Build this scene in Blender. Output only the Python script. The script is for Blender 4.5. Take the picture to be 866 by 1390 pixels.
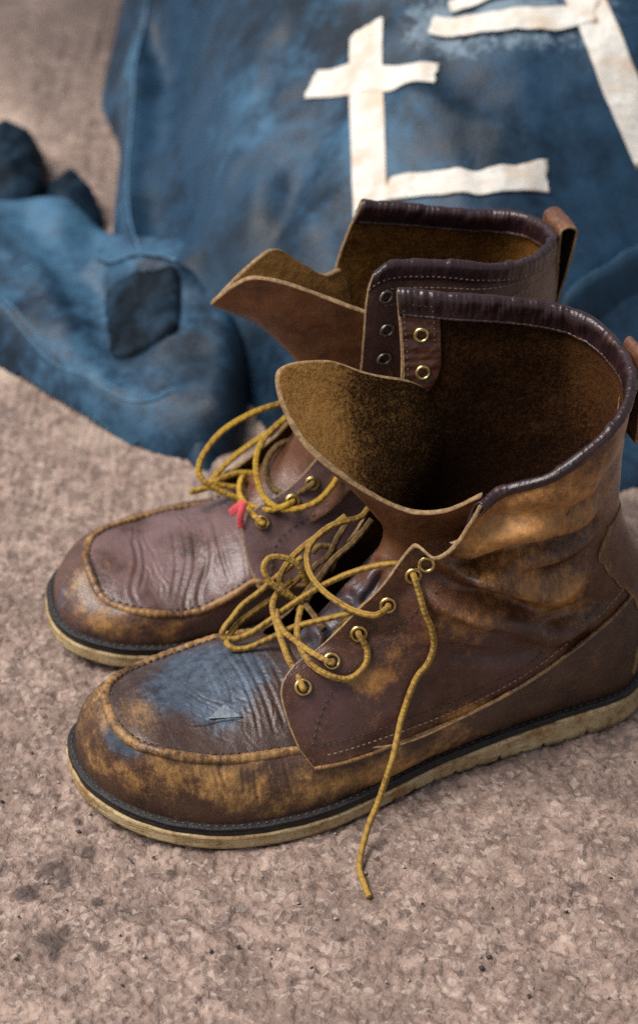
import bpy, math, random
import numpy as np

# ------------------------------------------------------------------ scene, camera, light
for o in list(bpy.data.objects):
    bpy.data.objects.remove(o, do_unlink=True)
scene = bpy.context.scene
COL = scene.collection
S = 0.01                                             # everything below is measured in centimetres

cam_data = bpy.data.cameras.new('camera')
cam_data.lens = 85.0
cam_data.sensor_fit = 'HORIZONTAL'
cam_data.sensor_width = 24.0
cam_data.sensor_height = 36.0
cam_data.shift_y = -45.0 / 866.0
cam_data.clip_start = 0.05
cam_data.clip_end = 200.0
cam_data.dof.use_dof = True
cam_data.dof.focus_distance = 1.125
cam_data.dof.aperture_fstop = 7.1
cam = bpy.data.objects.new('camera', cam_data)
cam.location = (0, 0, 0.82)
cam.rotation_euler = (math.radians(90 - 35.5), 0, 0)
COL.objects.link(cam)
scene.camera = cam

SUN_EL, SUN_AZ = math.radians(60), math.radians(-98)     # azimuth from +Y, positive towards +X
world = bpy.data.worlds.new('World')
scene.world = world
world.use_nodes = True
wn = world.node_tree
wn.nodes.clear()
sky = wn.nodes.new('ShaderNodeTexSky')
sky.sky_type = 'NISHITA'
sky.sun_disc = False
sky.sun_elevation = SUN_EL
sky.sun_rotation = SUN_AZ
sky.air_density = 1.0
sky.dust_density = 3.0
sky.ozone_density = 1.0
bg = wn.nodes.new('ShaderNodeBackground')
bg.inputs['Strength'].default_value = 0.075
wo = wn.nodes.new('ShaderNodeOutputWorld')
ovc = wn.nodes.new('ShaderNodeHueSaturation')          # thin cloud: the sky's blue is mostly greyed out
ovc.inputs['Saturation'].default_value = 0.40
wn.links.new(sky.outputs[0], ovc.inputs['Color'])
wn.links.new(ovc.outputs[0], bg.inputs['Color'])
wn.links.new(bg.outputs[0], wo.inputs['Surface'])

sun_data = bpy.data.lights.new('sun', 'SUN')
sun_data.energy = 2.3
sun_data.angle = math.radians(32)
sun_data.color = (1.0, 0.965, 0.92)
sun = bpy.data.objects.new('sun', sun_data)
sd = np.array([math.sin(SUN_AZ) * math.cos(SUN_EL), math.cos(SUN_AZ) * math.cos(SUN_EL), math.sin(SUN_EL)])
sun.rotation_euler = (math.pi / 2 - SUN_EL, 0, math.pi - SUN_AZ)
sun.location = (0, 0, 3)
COL.objects.link(sun)

vs = scene.view_settings
vs.view_transform = 'Standard'
vs.look = 'None'
vs.exposure = 1.02
vs.gamma = 1.0
vs.use_curve_mapping = False
scene.cycles.use_denoising = False                    # keep the fine grain of leather, suede and grit

random.seed(7)
RNG = np.random.default_rng(11)

# ------------------------------------------------------------------ noise
_G = RNG.normal(size=(256, 3)); _G /= np.linalg.norm(_G, axis=1)[:, None]
_P = np.concatenate([RNG.permutation(256)] * 3)
def perlin(p):
    p = np.asarray(p, float)
    i = np.floor(p).astype(int); f = p - i; i &= 255
    w = f * f * f * (f * (f * 6 - 15) + 10)
    out = 0
    for dx in (0, 1):
        wx = w[..., 0] if dx else 1 - w[..., 0]
        for dy in (0, 1):
            wy = w[..., 1] if dy else 1 - w[..., 1]
            for dz in (0, 1):
                wz = w[..., 2] if dz else 1 - w[..., 2]
                h = _P[_P[_P[(i[..., 0] + dx) & 255] + ((i[..., 1] + dy) & 255)] + ((i[..., 2] + dz) & 255)]
                g = _G[h]
                d = g[..., 0] * (f[..., 0] - dx) + g[..., 1] * (f[..., 1] - dy) + g[..., 2] * (f[..., 2] - dz)
                out = out + wx * wy * wz * d
    return out
def fbm(p, octaves=4, gain=0.5):
    p = np.asarray(p, float); a = 1.0; s = 0
    for k in range(octaves):
        s = s + a * perlin(p + 17.3 * k); a *= gain; p = p * 2.03
    return s
def sstep(a, b, x):
    t = np.clip((x - a) / (b - a), 0, 1)
    return t * t * (3 - 2 * t)

# ------------------------------------------------------------------ curves and surfaces
def hermite(P, t):
    "smooth curve through P (chord-length parameter), t in 0..1"
    P = np.asarray(P, float)
    d = np.r_[0, np.cumsum(np.maximum(np.linalg.norm(np.diff(P, axis=0), axis=1), 1e-6) ** 0.7)]
    d /= d[-1]
    m = np.zeros_like(P)
    m[1:-1] = (P[2:] - P[:-2]) / (d[2:] - d[:-2])[:, None]
    m[0] = (P[1] - P[0]) / (d[1] - d[0]); m[-1] = (P[-1] - P[-2]) / (d[-1] - d[-2])
    t = np.clip(t, 0, 1)
    k = np.clip(np.searchsorted(d, t, side='right') - 1, 0, len(P) - 2)
    h = d[k + 1] - d[k]; u = ((t - d[k]) / h)[:, None]; h = h[:, None]
    return ((1 + 2 * u) * (1 - u) ** 2 * P[k] + u * (1 - u) ** 2 * h * m[k]
            + u * u * (3 - 2 * u) * P[k + 1] + u * u * (u - 1) * h * m[k + 1])
def resample(Q, n):
    Q = np.asarray(Q, float)
    d = np.r_[0, np.cumsum(np.linalg.norm(np.diff(Q, axis=0), axis=1))]
    t = np.linspace(0, d[-1], n)
    return np.stack([np.interp(t, d, Q[:, i]) for i in range(Q.shape[1])], 1)
def curve(P, n):
    return resample(hermite(P, np.linspace(0, 1, max(400, 3 * n))), n)
def length(Q):
    return float(np.sum(np.linalg.norm(np.diff(Q, axis=0), axis=1)))
def coons(B, T, F, K):
    "B, T run along u (front to back); F, K run along v (bottom to top)"
    nu, nv = len(B), len(F)
    u = np.linspace(0, 1, nu)[None, :, None]; v = np.linspace(0, 1, nv)[:, None, None]
    return ((1 - v) * B[None] + v * T[None] + (1 - u) * F[:, None] + u * K[:, None]
            - ((1 - u) * (1 - v) * B[0] + u * (1 - v) * B[-1] + (1 - u) * v * T[0] + u * v * T[-1]))
def net(rows, nu, nv):
    R = np.stack([curve(r, nu) for r in rows])
    t = np.linspace(0, 1, nv)
    return np.stack([hermite(R[:, j], t) for j in range(nu)], 1)
def normals(P):
    du = np.gradient(P, axis=1); dv = np.gradient(P, axis=0)
    n = np.cross(du, dv); l = np.linalg.norm(n, axis=2, keepdims=True)
    return n / np.maximum(l, 1e-9)
def smooth_grid(A, it=4):
    A = A.copy()
    for _ in range(it):
        A[1:-1] = 0.5 * A[1:-1] + 0.25 * (A[2:] + A[:-2])
        A[:, 1:-1] = 0.5 * A[:, 1:-1] + 0.25 * (A[:, 2:] + A[:, :-2])
    return A
class Surf:
    def __init__(self, P, sign=1):
        self.P = P
        n = normals(P) * sign
        n = smooth_grid(n, 3)
        self.N = n / np.maximum(np.linalg.norm(n, axis=2, keepdims=True), 1e-9)
    def at(self, u, v, A=None):
        A = self.P if A is None else A
        nv, nu = A.shape[:2]
        x = np.clip(np.asarray(u, float), 0, 1) * (nu - 1); y = np.clip(np.asarray(v, float), 0, 1) * (nv - 1)
        i = np.minimum(x.astype(int), nu - 2); j = np.minimum(y.astype(int), nv - 2)
        a = (x - i)[..., None]; b = (y - j)[..., None]
        return (A[j, i] * (1 - a) + A[j, i + 1] * a) * (1 - b) + (A[j + 1, i] * (1 - a) + A[j + 1, i + 1] * a) * b
    def n(self, u, v):
        n = self.at(u, v, self.N); return n / np.linalg.norm(n, axis=-1, keepdims=True)
    def find(self, p):
        d = np.linalg.norm(self.P - np.asarray(p), axis=2)
        j, i = np.unravel_index(np.argmin(d), d.shape)
        return i / (self.P.shape[1] - 1), j / (self.P.shape[0] - 1)
def dist_poly(Q, L, where=False):
    "distance from points Q (N,3) to polyline L (and the place along it, 0..1)"
    best = np.full(len(Q), 1e9); wh = np.zeros(len(Q)); ns = len(L) - 1
    for k, (a, b) in enumerate(zip(L[:-1], L[1:])):
        ab = b - a; l2 = max(float(ab @ ab), 1e-9)
        t = np.clip((Q - a) @ ab / l2, 0, 1)
        r = np.linalg.norm(Q - a - t[:, None] * ab, axis=1)
        if where: wh = np.where(r < best, (k + t) / ns, wh)
        best = np.minimum(best, r)
    return (best, wh) if where else best

# ------------------------------------------------------------------ mesh building
def link(name, me, parent=None, mats=()):
    for m in mats: me.materials.append(m)
    o = bpy.data.objects.new(name, me); COL.objects.link(o)
    if parent is not None: o.parent = parent
    return o
def mesh(name, V, F, mats, parent=None, mi=None, attrs=None, uv=None, flat=False):
    V = np.asarray(V, float) * S
    me = bpy.data.meshes.new(name)
    if isinstance(F, np.ndarray):
        k = F.shape[1]; nf = len(F)
        me.vertices.add(len(V)); me.vertices.foreach_set('co', V.ravel())
        me.loops.add(nf * k); me.loops.foreach_set('vertex_index', F.ravel().astype(np.int32))
        me.polygons.add(nf)
        me.polygons.foreach_set('loop_start', np.arange(0, nf * k, k, dtype=np.int32))
        me.polygons.foreach_set('loop_total', np.full(nf, k, dtype=np.int32))
        me.update(calc_edges=True)
    else:
        me.from_pydata([tuple(v) for v in V], [], [tuple(int(i) for i in f) for f in F]); me.update()
    if mi is not None: me.polygons.foreach_set('material_index', np.asarray(mi, np.int32))
    me.polygons.foreach_set('use_smooth', np.full(len(me.polygons), not flat))
    for k, a in (attrs or {}).items():
        at = me.attributes.new(k, 'FLOAT', 'POINT'); at.data.foreach_set('value', np.asarray(a, np.float32).ravel())
    if uv is not None:
        ul = me.uv_layers.new(name='UVMap')
        vi = np.zeros(len(me.loops), np.int32); me.loops.foreach_get('vertex_index', vi)
        ul.data.foreach_set('uv', np.asarray(uv, np.float32)[vi].ravel())
    me.validate()
    return link(name, me, parent, mats)
def grid_faces(nv, nu, off=0, flip=False, wrap_u=False):
    j, i = np.meshgrid(np.arange(nv - 1), np.arange(nu if wrap_u else nu - 1), indexing='ij')
    a = j * nu + i; b = j * nu + (i + 1) % nu; c = (j + 1) * nu + (i + 1) % nu; d = (j + 1) * nu + i
    f = np.stack([a, b, c, d], -1).reshape(-1, 4) + off
    return f[:, ::-1] if flip else f
def sheet(name, P, N, thick, mats, parent, disp=None, indisp=None, attrs=None):
    """a leather sheet: outer face P (+disp along N), inner face thick below it, rounded cut edge.
    mats = (outer, inner, edge)"""
    nv, nu = P.shape[:2]
    O = P + (0 if disp is None else disp[..., None] * N)
    I = P - thick * N + (0 if indisp is None else indisp[..., None] * N)
    n = nv * nu
    V = [O.reshape(-1, 3), I.reshape(-1, 3)]
    du = np.gradient(P, axis=1); dv = np.gradient(P, axis=0)
    sgn = np.sign(np.sum(np.cross(du, dv) * N, axis=2).mean())
    F = [grid_faces(nv, nu, 0, sgn < 0), grid_faces(nv, nu, n, sgn > 0)]
    M = [np.zeros(len(F[0])), np.ones(len(F[1]))]
    # boundary loop
    idx = np.arange(n).reshape(nv, nu)
    loop = np.r_[idx[0, :], idx[1:, -1], idx[-1, -2::-1], idx[-2:0:-1, 0]]
    A, B = V[0][loop], V[1][loop]
    cen = np.roll(loop, 0)
    out = np.zeros((nv, nu, 3)); out[0] -= dv[0]; out[-1] += dv[-1]; out[:, 0] -= du[:, 0]; out[:, -1] += du[:, -1]
    ov = out.reshape(-1, 3)[loop]; ov /= np.maximum(np.linalg.norm(ov, axis=1, keepdims=True), 1e-9)
    ring = np.zeros(n, bool)
    Mid1 = A * 0.72 + B * 0.28 + ov * thick * 0.28; Mid2 = A * 0.28 + B * 0.72 + ov * thick * 0.28
    m = len(loop); o1 = 2 * n; o2 = 2 * n + m
    V += [Mid1, Mid2]
    k = np.arange(m); kn = (k + 1) % m
    seq = [loop, o1 + k, o2 + k, n + loop]
    for q, (a, b) in enumerate(zip(seq[:-1], seq[1:])):
        f = np.stack([a[k], b[k], b[kn], a[kn]], 1)
        F.append(f if sgn > 0 else f[:, ::-1]); M.append(np.full(m, 2))
    V = np.concatenate(V); at = {}
    for kk, a in (attrs or {}).items():
        a = np.asarray(a).reshape(-1)
        at[kk] = np.concatenate([a, a, a[loop], a[loop]])
    return mesh(name, V, np.concatenate(F), mats, parent, np.concatenate(M), at)
def frames(Q):
    T = np.gradient(Q, axis=0); T /= np.maximum(np.linalg.norm(T, axis=1, keepdims=True), 1e-9)
    U = np.zeros_like(Q); r = np.array([0.3, 0.2, 1.0])
    u = r - T[0] * (r @ T[0]); u /= np.linalg.norm(u)
    for i in range(len(Q)):
        u = u - T[i] * (u @ T[i]); u /= max(np.linalg.norm(u), 1e-9); U[i] = u
    return T, U, np.cross(T, U)
def tube(name, Q, r, mats, parent=None, seg=12, rfun=None, cap=True, attrs=None, squash=1.0):
    n = len(Q); T, U, W = frames(Q)
    a = np.linspace(0, 2 * np.pi, seg, endpoint=False)
    s = np.r_[0, np.cumsum(np.linalg.norm(np.diff(Q, axis=0), axis=1))]
    R = np.full((n, seg), r) if np.isscalar(r) else np.repeat(np.asarray(r)[:, None], seg, 1)
    if rfun is not None: R = R + rfun(s[:, None], a[None, :], Q)
    V = Q[:, None] + R[..., None] * (np.cos(a)[None, :, None] * U[:, None] + squash * np.sin(a)[None, :, None] * W[:, None])
    uv = np.stack(np.broadcast_arrays(s[:, None], (a / (2 * np.pi))[None, :]), -1).reshape(-1, 2)
    V = V.reshape(-1, 3); F = grid_faces(n, seg, 0, False, True)
    at = {'along': np.repeat(s, seg), 'around': np.tile(a, n)}
    if cap:
        V = np.vstack([V, Q[:1], Q[-1:]]); k = np.arange(seg); kn = (k + 1) % seg; c = n * seg
        F = np.vstack([F, np.stack([np.full(seg, c), kn, k, k], 1)[:, [0, 1, 2, 2]], np.stack([np.full(seg, c + 1), (n - 1) * seg + k, (n - 1) * seg + kn, (n - 1) * seg + kn], 1)])
        at = {k2: np.r_[v, 0, s[-1]] for k2, v in at.items()}
        F = [tuple(dict.fromkeys(f)) for f in F.tolist()]
    return mesh(name, V, F, mats, parent, None, at)
def lathe(prof, seg=24):
    prof = np.asarray(prof, float); a = np.linspace(0, 2 * np.pi, seg, endpoint=False)
    V = np.stack([prof[:, None, 0] * np.cos(a), prof[:, None, 0] * np.sin(a), np.repeat(prof[:, 1:2], seg, 1)], -1)
    return V.reshape(-1, 3), grid_faces(len(prof), seg, 0, False, True)
def orient(V, p, n, up=(0, 0, 1)):
    n = np.asarray(n, float); n = n / np.linalg.norm(n)
    x = np.cross(up, n); x /= max(np.linalg.norm(x), 1e-9); y = np.cross(n, x)
    return np.asarray(p) + V[:, :1] * x + V[:, 1:2] * y + V[:, 2:3] * n
def stitches(name, Q, N, mat, parent, pitch=0.34, ln=0.24, r=0.045, lift=0.015):
    L = length(Q); n = max(2, int(L / pitch)); q = resample(Q, n); nn = resample(np.asarray(N), n)
    T = np.gradient(q, axis=0); T /= np.maximum(np.linalg.norm(T, axis=1, keepdims=True), 1e-9)
    nn = nn / np.maximum(np.linalg.norm(nn, axis=1, keepdims=True), 1e-9)
    B = np.cross(nn, T)
    t = np.array([-.5, -.38, 0, .38, .5]) * ln; h = np.array([-.6, .3, .8, .3, -.6]) * r; wdt = np.array([.5, .9, 1, .9, .5]) * r
    V, F = [], []
    for k in range(n):
        jit = random.uniform(.75, 1.1); base = len(V)
        for i in range(5):
            c = q[k] + T[k] * t[i] * jit + nn[k] * (lift + h[i])
            V += [c - B[k] * wdt[i], c + nn[k] * wdt[i] * .8, c + B[k] * wdt[i]]
        for i in range(4):
            a = base + 3 * i
            F += [(a, a + 3, a + 4, a + 1), (a + 1, a + 4, a + 5, a + 2)]
    o = mesh(name, V, np.array(F), [mat], parent); o['kind'] = 'stuff'
    return o
def empty(name, loc=(0, 0, 0), rz=0):
    o = bpy.data.objects.new(name, None); COL.objects.link(o)
    o.empty_display_size = 0.05
    o.location = [c * S for c in loc]; o.rotation_euler = (0, 0, rz)
    return o
def tag(o, label=None, cat=None, group=None, kind=None):
    for k, v in (('label', label), ('category', cat), ('group', group), ('kind', kind)):
        if v: o[k] = v
    return o

# ------------------------------------------------------------------ materials
class NT:
    def __init__(self, name):
        self.m = bpy.data.materials.new(name); self.m.use_nodes = True
        self.t = self.m.node_tree; self.t.nodes.clear()
        self.out = self.t.nodes.new('ShaderNodeOutputMaterial')
        self.b = self.t.nodes.new('ShaderNodeBsdfPrincipled')
        self.t.links.new(self.b.outputs[0], self.out.inputs[0])
        self.co = self.t.nodes.new('ShaderNodeTexCoord').outputs['Object']
    def N(self, typ, ins=None, **p):
        n = self.t.nodes.new('ShaderNode' + typ)
        for k, v in p.items(): setattr(n, k, v)
        for k, v in (ins or {}).items(): self.put(n.inputs[k], v)
        return n
    def put(self, sock, v):
        if isinstance(v, bpy.types.NodeSocket): self.t.links.new(v, sock)
        elif isinstance(v, (tuple, list)) and len(v) == 3 and sock.type == 'RGBA': sock.default_value = (*v, 1)
        else: sock.default_value = v
    def noise(self, scale, detail=4, rough=.55, co=None, dist=0.0):
        return self.N('TexNoise', {'Vector': co or self.co, 'Scale': scale, 'Detail': detail, 'Roughness': rough, 'Distortion': dist}).outputs['Fac']
    def voro(self, scale, feature='F1', co=None, rand=1.0):
        return self.N('TexVoronoi', {'Vector': co or self.co, 'Scale': scale, 'Randomness': rand}, feature=feature).outputs['Distance']
    def map(self, scale, rot=(0, 0, 0)):
        return self.N('Mapping', {'Vector': self.co, 'Scale': scale, 'Rotation': rot}).outputs[0]
    def attr(self, name):
        return self.N('Attribute', attribute_name=name, attribute_type='GEOMETRY').outputs['Fac']
    def math(self, op, a, b=0.0, c=0.0, clamp=False):
        return self.N('Math', {0: a, 1: b, 2: c}, operation=op, use_clamp=clamp).outputs[0]
    def ramp(self, f, lo, hi):
        return self.N('MapRange', {0: f, 1: lo, 2: hi, 3: 0.0, 4: 1.0}, interpolation_type='SMOOTHSTEP').outputs[0]
    def mix(self, f, a, b):
        n = self.N('Mix', data_type='RGBA')
        self.put(n.inputs[0], f); self.put(n.inputs[6], a); self.put(n.inputs[7], b); return n.outputs[2]
    def bump(self, h, strength, dist, nrm=None):
        ins = {'Height': h, 'Strength': strength, 'Distance': dist}
        if nrm is not None: ins['Normal'] = nrm
        return self.N('Bump', ins).outputs[0]
    def done(self, color, rough, normal=None, spec=.5, **kw):
        self.put(self.b.inputs['Base Color'], color); self.put(self.b.inputs['Roughness'], rough)
        self.put(self.b.inputs['Specular IOR Level'], spec)
        if normal is not None: self.put(self.b.inputs['Normal'], normal)
        for k, v in kw.items(): self.put(self.b.inputs[k], v)
        return self.m

def leather(name, deep, mid, worn, plum, rough=(.34, .62), grain=1.0, seed=0.0, base_wear=0.0, stain=(.185, .078, .020)):
    """oiled work-boot leather: mottled brown, plum polish, ochre where the finish is rubbed off, blue-black stains.
    per-vertex wear maps (scuff, plum, blue, dark) say where use has left its marks"""
    t = NT(name)
    co = t.N('Mapping', {'Vector': t.co, 'Location': (seed, seed * .7, seed * 1.3)}).outputs[0]
    n1 = t.noise(38, 5, .55, co); n2 = t.noise(170, 7, .68, co); n3 = t.noise(800, 5, .65, co)
    st = t.noise(1.0, 6, .7, t.N('Mapping', {'Vector': co, 'Scale': (1100, 120, 300), 'Rotation': (.3, .5, .6)}).outputs[0])
    col = t.mix(t.ramp(t.math('ADD', t.math('MULTIPLY', n1, .6), t.math('MULTIPLY', n2, .4)), .30, .72), deep, mid)
    col = t.mix(t.math('MULTIPLY', t.ramp(n3, .50, .72), .35), col, t.mix(.5, mid, worn))
    col = t.mix(t.math('MULTIPLY', t.ramp(n1, .25, .6), t.math('MULTIPLY', t.attr('plum'), .8), clamp=True), col, plum)
    # blue-black polish and water stains
    bl = t.ramp(t.math('ADD', t.math('ADD', t.math('MULTIPLY', n1, .4), t.math('MULTIPLY', n2, .55)), t.math('MULTIPLY', t.attr('blue'), .55)), .56, .92)
    col = t.mix(t.math('MULTIPLY', bl, .85), col, t.mix(t.ramp(n2, .3, .75), (.018, .026, .040), (.070, .105, .150)))
    col = t.mix(t.ramp(t.math('ADD', t.attr('scuff'), t.math('MULTIPLY', t.math('SUBTRACT', n2, .5), 1.6)), .15, 1.5), col, stain)
    # scuffs: the finish rubbed through in fine scratches and specks, solid only where it is worn most
    sc = t.math('ADD', t.math('ADD', t.math('MULTIPLY', n2, .30), t.math('MULTIPLY', st, .36)), t.math('ADD', t.math('MULTIPLY', n3, .22), t.math('MULTIPLY', n1, .12)))
    sc = t.ramp(t.math('ADD', sc, t.math('MULTIPLY', t.math('ADD', t.attr('scuff'), base_wear), .22)), .53, .86)
    wc = t.mix(t.ramp(n2, .3, .72), tuple(c * .62 for c in worn), tuple(min(1, c * 1.35) for c in worn))
    col = t.mix(t.math('MULTIPLY', sc, .85), col, wc)
    dk = t.ramp(t.math('ADD', t.math('ADD', t.math('MULTIPLY', n2, .35), t.math('MULTIPLY', n1, .3)), t.math('MULTIPLY', t.attr('dark'), .6)), .50, .95)
    col = t.mix(t.math('MULTIPLY', dk, .85), col, (.014, .009, .008))
    # fine cracks and grain
    wob = t.N('VectorMath', {0: co, 1: t.N('Vector' + 'Math', {0: t.N('TexNoise', {'Vector': co, 'Scale': 90}).outputs['Color'], 'Scale': .004}, operation='SCALE').outputs[0]}, operation='ADD').outputs[0]
    ck = t.voro(330, 'DISTANCE_TO_EDGE', wob)
    ck2 = t.ramp(ck, .0, .09)
    gr = t.voro(1500, 'F1', co)
    b1 = t.bump(gr, .22 * grain, .0004)
    b2 = t.bump(ck2, .16 * grain, .0005, b1)
    b3 = t.bump(t.math('ADD', n2, t.math('MULTIPLY', n3, .35)), .30, .0010, b2)
    ro = t.N('MapRange', {0: t.math('ADD', t.math('MULTIPLY', sc, .6), t.math('MULTIPLY', n3, .5)), 1: .15, 2: .9, 3: rough[0], 4: rough[1]}).outputs[0]
    return t.done(col, ro, b3, .38)
def suede(name, dark, light, rough=.95):
    t = NT(name)
    n1 = t.noise(55, 5, .6); n2 = t.noise(520, 8, .75); n3 = t.noise(1300, 4, .7)
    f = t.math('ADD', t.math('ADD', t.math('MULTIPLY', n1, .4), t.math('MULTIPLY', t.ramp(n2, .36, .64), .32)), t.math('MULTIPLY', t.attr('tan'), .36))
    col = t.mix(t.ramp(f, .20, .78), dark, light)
    col = t.mix(t.math('MULTIPLY', t.ramp(n3, .50, .68), .28), col, tuple(min(1, c * 1.8) for c in light))
    col = t.mix(t.math('MULTIPLY', t.ramp(n3, .48, .32), .4), col, dark)
    h = t.math('ADD', t.math('MULTIPLY', n2, 1.0), t.math('MULTIPLY', n3, .6))
    m = t.done(col, rough, t.bump(h, .9, .0016), .05)
    m.node_tree.nodes['Principled BSDF'].inputs['Sheen Weight'].default_value = .0
    m.node_tree.nodes['Principled BSDF'].inputs['Sheen Roughness'].default_value = .5
    return m
def plain(name, a, b, rough=.6, scale=200, bump=.3, bd=.0006, metallic=0.0, spec=.5):
    t = NT(name); n = t.noise(scale, 6, .65); n2 = t.noise(scale * 5, 4, .6)
    col = t.mix(t.ramp(t.math('ADD', t.math('MULTIPLY', n, .7), t.math('MULTIPLY', n2, .3)), .35, .68), a, b)
    return t.done(col, rough, t.bump(t.math('ADD', n, n2), bump, bd), spec, Metallic=metallic)

M = {}
M['leather'] = leather('worn_brown_leather', (.024, .0085, .0045), (.102, .0375, .0140), (.35, .165, .046), (.056, .027, .026), rough=(.22, .56))
M['leather_far'] = leather('worn_plum_leather', (.024, .0105, .008), (.085, .036, .022), (.33, .180, .055), (.135, .082, .082), rough=(.27, .55), seed=.37)
M['toe'] = leather('scuffed_toe_leather', (.022, .0105, .007), (.080, .036, .018), (.35, .185, .060), (.042, .029, .030), rough=(.33, .60), seed=.91, stain=(.155, .078, .026))
M['binding'] = leather('dark_binding_leather', (.0075, .0034, .0034), (.022, .0085, .0075), (.10, .042, .024), (.028, .0135, .0165), rough=(.22, .40), grain=.8, seed=1.7)
M['facing'] = leather('dark_facing_leather', (.030, .0095, .006), (.085, .028, .014), (.20, .09, .03), (.05, .022, .02), rough=(.20, .42), seed=4.4)
M['loop'] = leather('tan_loop_leather', (.050, .018, .009), (.115, .043, .019), (.30, .14, .06), (.12, .06, .05), seed=2.2)
M['tongue_out'] = leather('smooth_tongue_leather', (.050, .0165, .007), (.150, .054, .016), (.28, .125, .03), (.075, .034, .028), rough=(.28, .50), seed=3.1)
M['suede'] = suede('brown_suede', (.010, .0038, .0018), (.074, .0290, .0090))
M['suede_rust'] = suede('rust_suede', (.030, .0115, .004), (.200, .088, .019))
M['suede_tan'] = suede('tan_suede', (.018, .0075, .0030), (.33, .165, .048))
M['raw_edge'] = plain('raw_leather_edge', (.12, .066, .028), (.30, .190, .085), .85, 350, .6)
M['sole'] = None
def sole_mat():
    t = NT('cream_crepe_sole')
    n1 = t.noise(60, 6, .65); n2 = t.noise(330, 6, .7); n3 = t.noise(1400, 3, .6)
    lay = t.noise(1, 5, .6, t.map((60, 60, 900)))
    col = t.mix(t.ramp(n2, .35, .7), (.33, .235, .115), (.55, .435, .255))
    col = t.mix(t.ramp(t.math('ADD', t.math('MULTIPLY', n1, .5), t.math('MULTIPLY', n2, .5)), .44, .60), col, (.225, .125, .045))
    col = t.mix(t.math('MULTIPLY', t.ramp(lay, .56, .72), .8), col, (.085, .052, .026))
    col = t.mix(t.math('MULTIPLY', t.ramp(t.math('ADD', t.math('MULTIPLY', n2, .7), t.math('MULTIPLY', t.attr('dirt'), .5)), .55, .8), .8), col, (.150, .098, .050))
    h = t.math('ADD', t.math('ADD', n2, t.math('MULTIPLY', lay, .7)), t.math('MULTIPLY', n3, .4))
    return t.done(col, .75, t.bump(h, .7, .0014), .3)
M['sole'] = sole_mat()
M['welt'] = plain('black_welt_rubber', (.005, .0045, .005), (.022, .017, .015), .45, 260, .6, .0008, 0.0, .3)
M['thread'] = plain('dark_waxed_thread', (.014, .010, .009), (.040, .028, .022), .6, 800)
M['thread_tan'] = plain('faded_thread', (.10, .065, .045), (.24, .17, .12), .7, 800)
M['brass'] = plain('tarnished_brass', (.36, .24, .08), (.62, .48, .22), .30, 500, .25, .0003, 1.0)
M['nickel'] = plain('dull_nickel', (.10, .085, .06), (.34, .31, .25), .30, 500, .25, .0003, 1.0)
M['hole'] = plain('eyelet_hole', (.004, .003, .003), (.010, .007, .006), .9)
M['flake'] = plain('bleached_leather_flake', (.060, .072, .088), (.155, .178, .20), .5, 500)
M['red'] = plain('red_cotton', (.36, .028, .036), (.55, .07, .075), .8, 900)
def lace_mat(name, gold, brown, dark, fleck):
    t = NT(name)
    s = t.attr('along'); a = t.attr('around')
    # braided yarns: two opposite helices, the brown yarn crossing the gold ones
    def hel(k, ph):
        return t.math('SINE', t.math('ADD', t.math('ADD', t.math('MULTIPLY', s, 2 * math.pi / .52), t.math('MULTIPLY', a, k)), ph))
    h1, h2 = hel(2.0, 0.0), hel(-2.0, 1.3)
    h3 = hel(1.0, .4)
    n1 = t.noise(120, 4, .6); n2 = t.noise(1300, 4, .7)
    br = t.math('MULTIPLY', t.math('MAXIMUM', t.ramp(h1, .2, .9), t.ramp(h3, .5, .95)), .75)
    br = t.math('MULTIPLY', br, t.ramp(n1, fleck[0], fleck[1]))
    col = t.mix(t.ramp(n2, .3, .7), tuple(c * .62 for c in gold), gold)
    col = t.mix(br, col, brown)
    col = t.mix(t.math('MULTIPLY', t.ramp(t.math('ADD', t.math('MULTIPLY', n1, .6), t.math('MULTIPLY', n2, .4)), .52, .72), .8), col, dark)
    h = t.math('ADD', t.math('ADD', t.math('MULTIPLY', t.math('MULTIPLY', h1, h2), .5), n2), t.math('MULTIPLY', h1, .3))
    return t.done(col, .8, t.bump(h, .7, .0007), .25)
M['lace'] = lace_mat('gold_brown_lace', (.345, .205, .040), (.15, .066, .026), (.060, .038, .015), (.40, .64))
M['lace_bright'] = lace_mat('yellow_brown_lace', (.46, .275, .030), (.21, .078, .034), (.10, .056, .016), (.40, .62))
M['lace_dark'] = lace_mat('grimy_lace', (.17, .105, .030), (.085, .045, .026), (.035, .024, .015), (.3, .5))
def jacket_mat(name, a, b, c, worn, rough=(.35, .62), spec=.25):
    t = NT(name)
    n1 = t.noise(7, 6, .62, dist=.5); n2 = t.noise(60, 7, .7); n3 = t.noise(300, 4, .6)
    f = t.math('ADD', t.math('MULTIPLY', n1, .65), t.math('MULTIPLY', n2, .35))
    col = t.mix(t.ramp(f, .36, .60), a, b)
    col = t.mix(t.math('MULTIPLY', t.ramp(t.math('ADD', f, t.math('MULTIPLY', t.attr('fade'), .18)), .50, .72), .85), col, c)  # fade lightens the dye; on the back panel it also carries painted fold shade
    col = t.mix(t.math('MULTIPLY', t.ramp(t.math('ADD', t.math('ADD', t.math('MULTIPLY', n2, .6), t.math('MULTIPLY', n3, .4)), t.math('MULTIPLY', t.attr('wear'), .30)), .62, .78), .75), col, worn)
    gr = t.voro(700, 'F1')
    b1 = t.bump(gr, .35, .0006); b2 = t.bump(t.math('ADD', n2, t.math('MULTIPLY', n3, .3)), .18, .003, b1)
    ro = t.N('MapRange', {0: n2, 1: .3, 2: .7, 3: rough[0], 4: rough[1]}).outputs[0]
    return t.done(col, ro, b2, spec)
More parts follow.
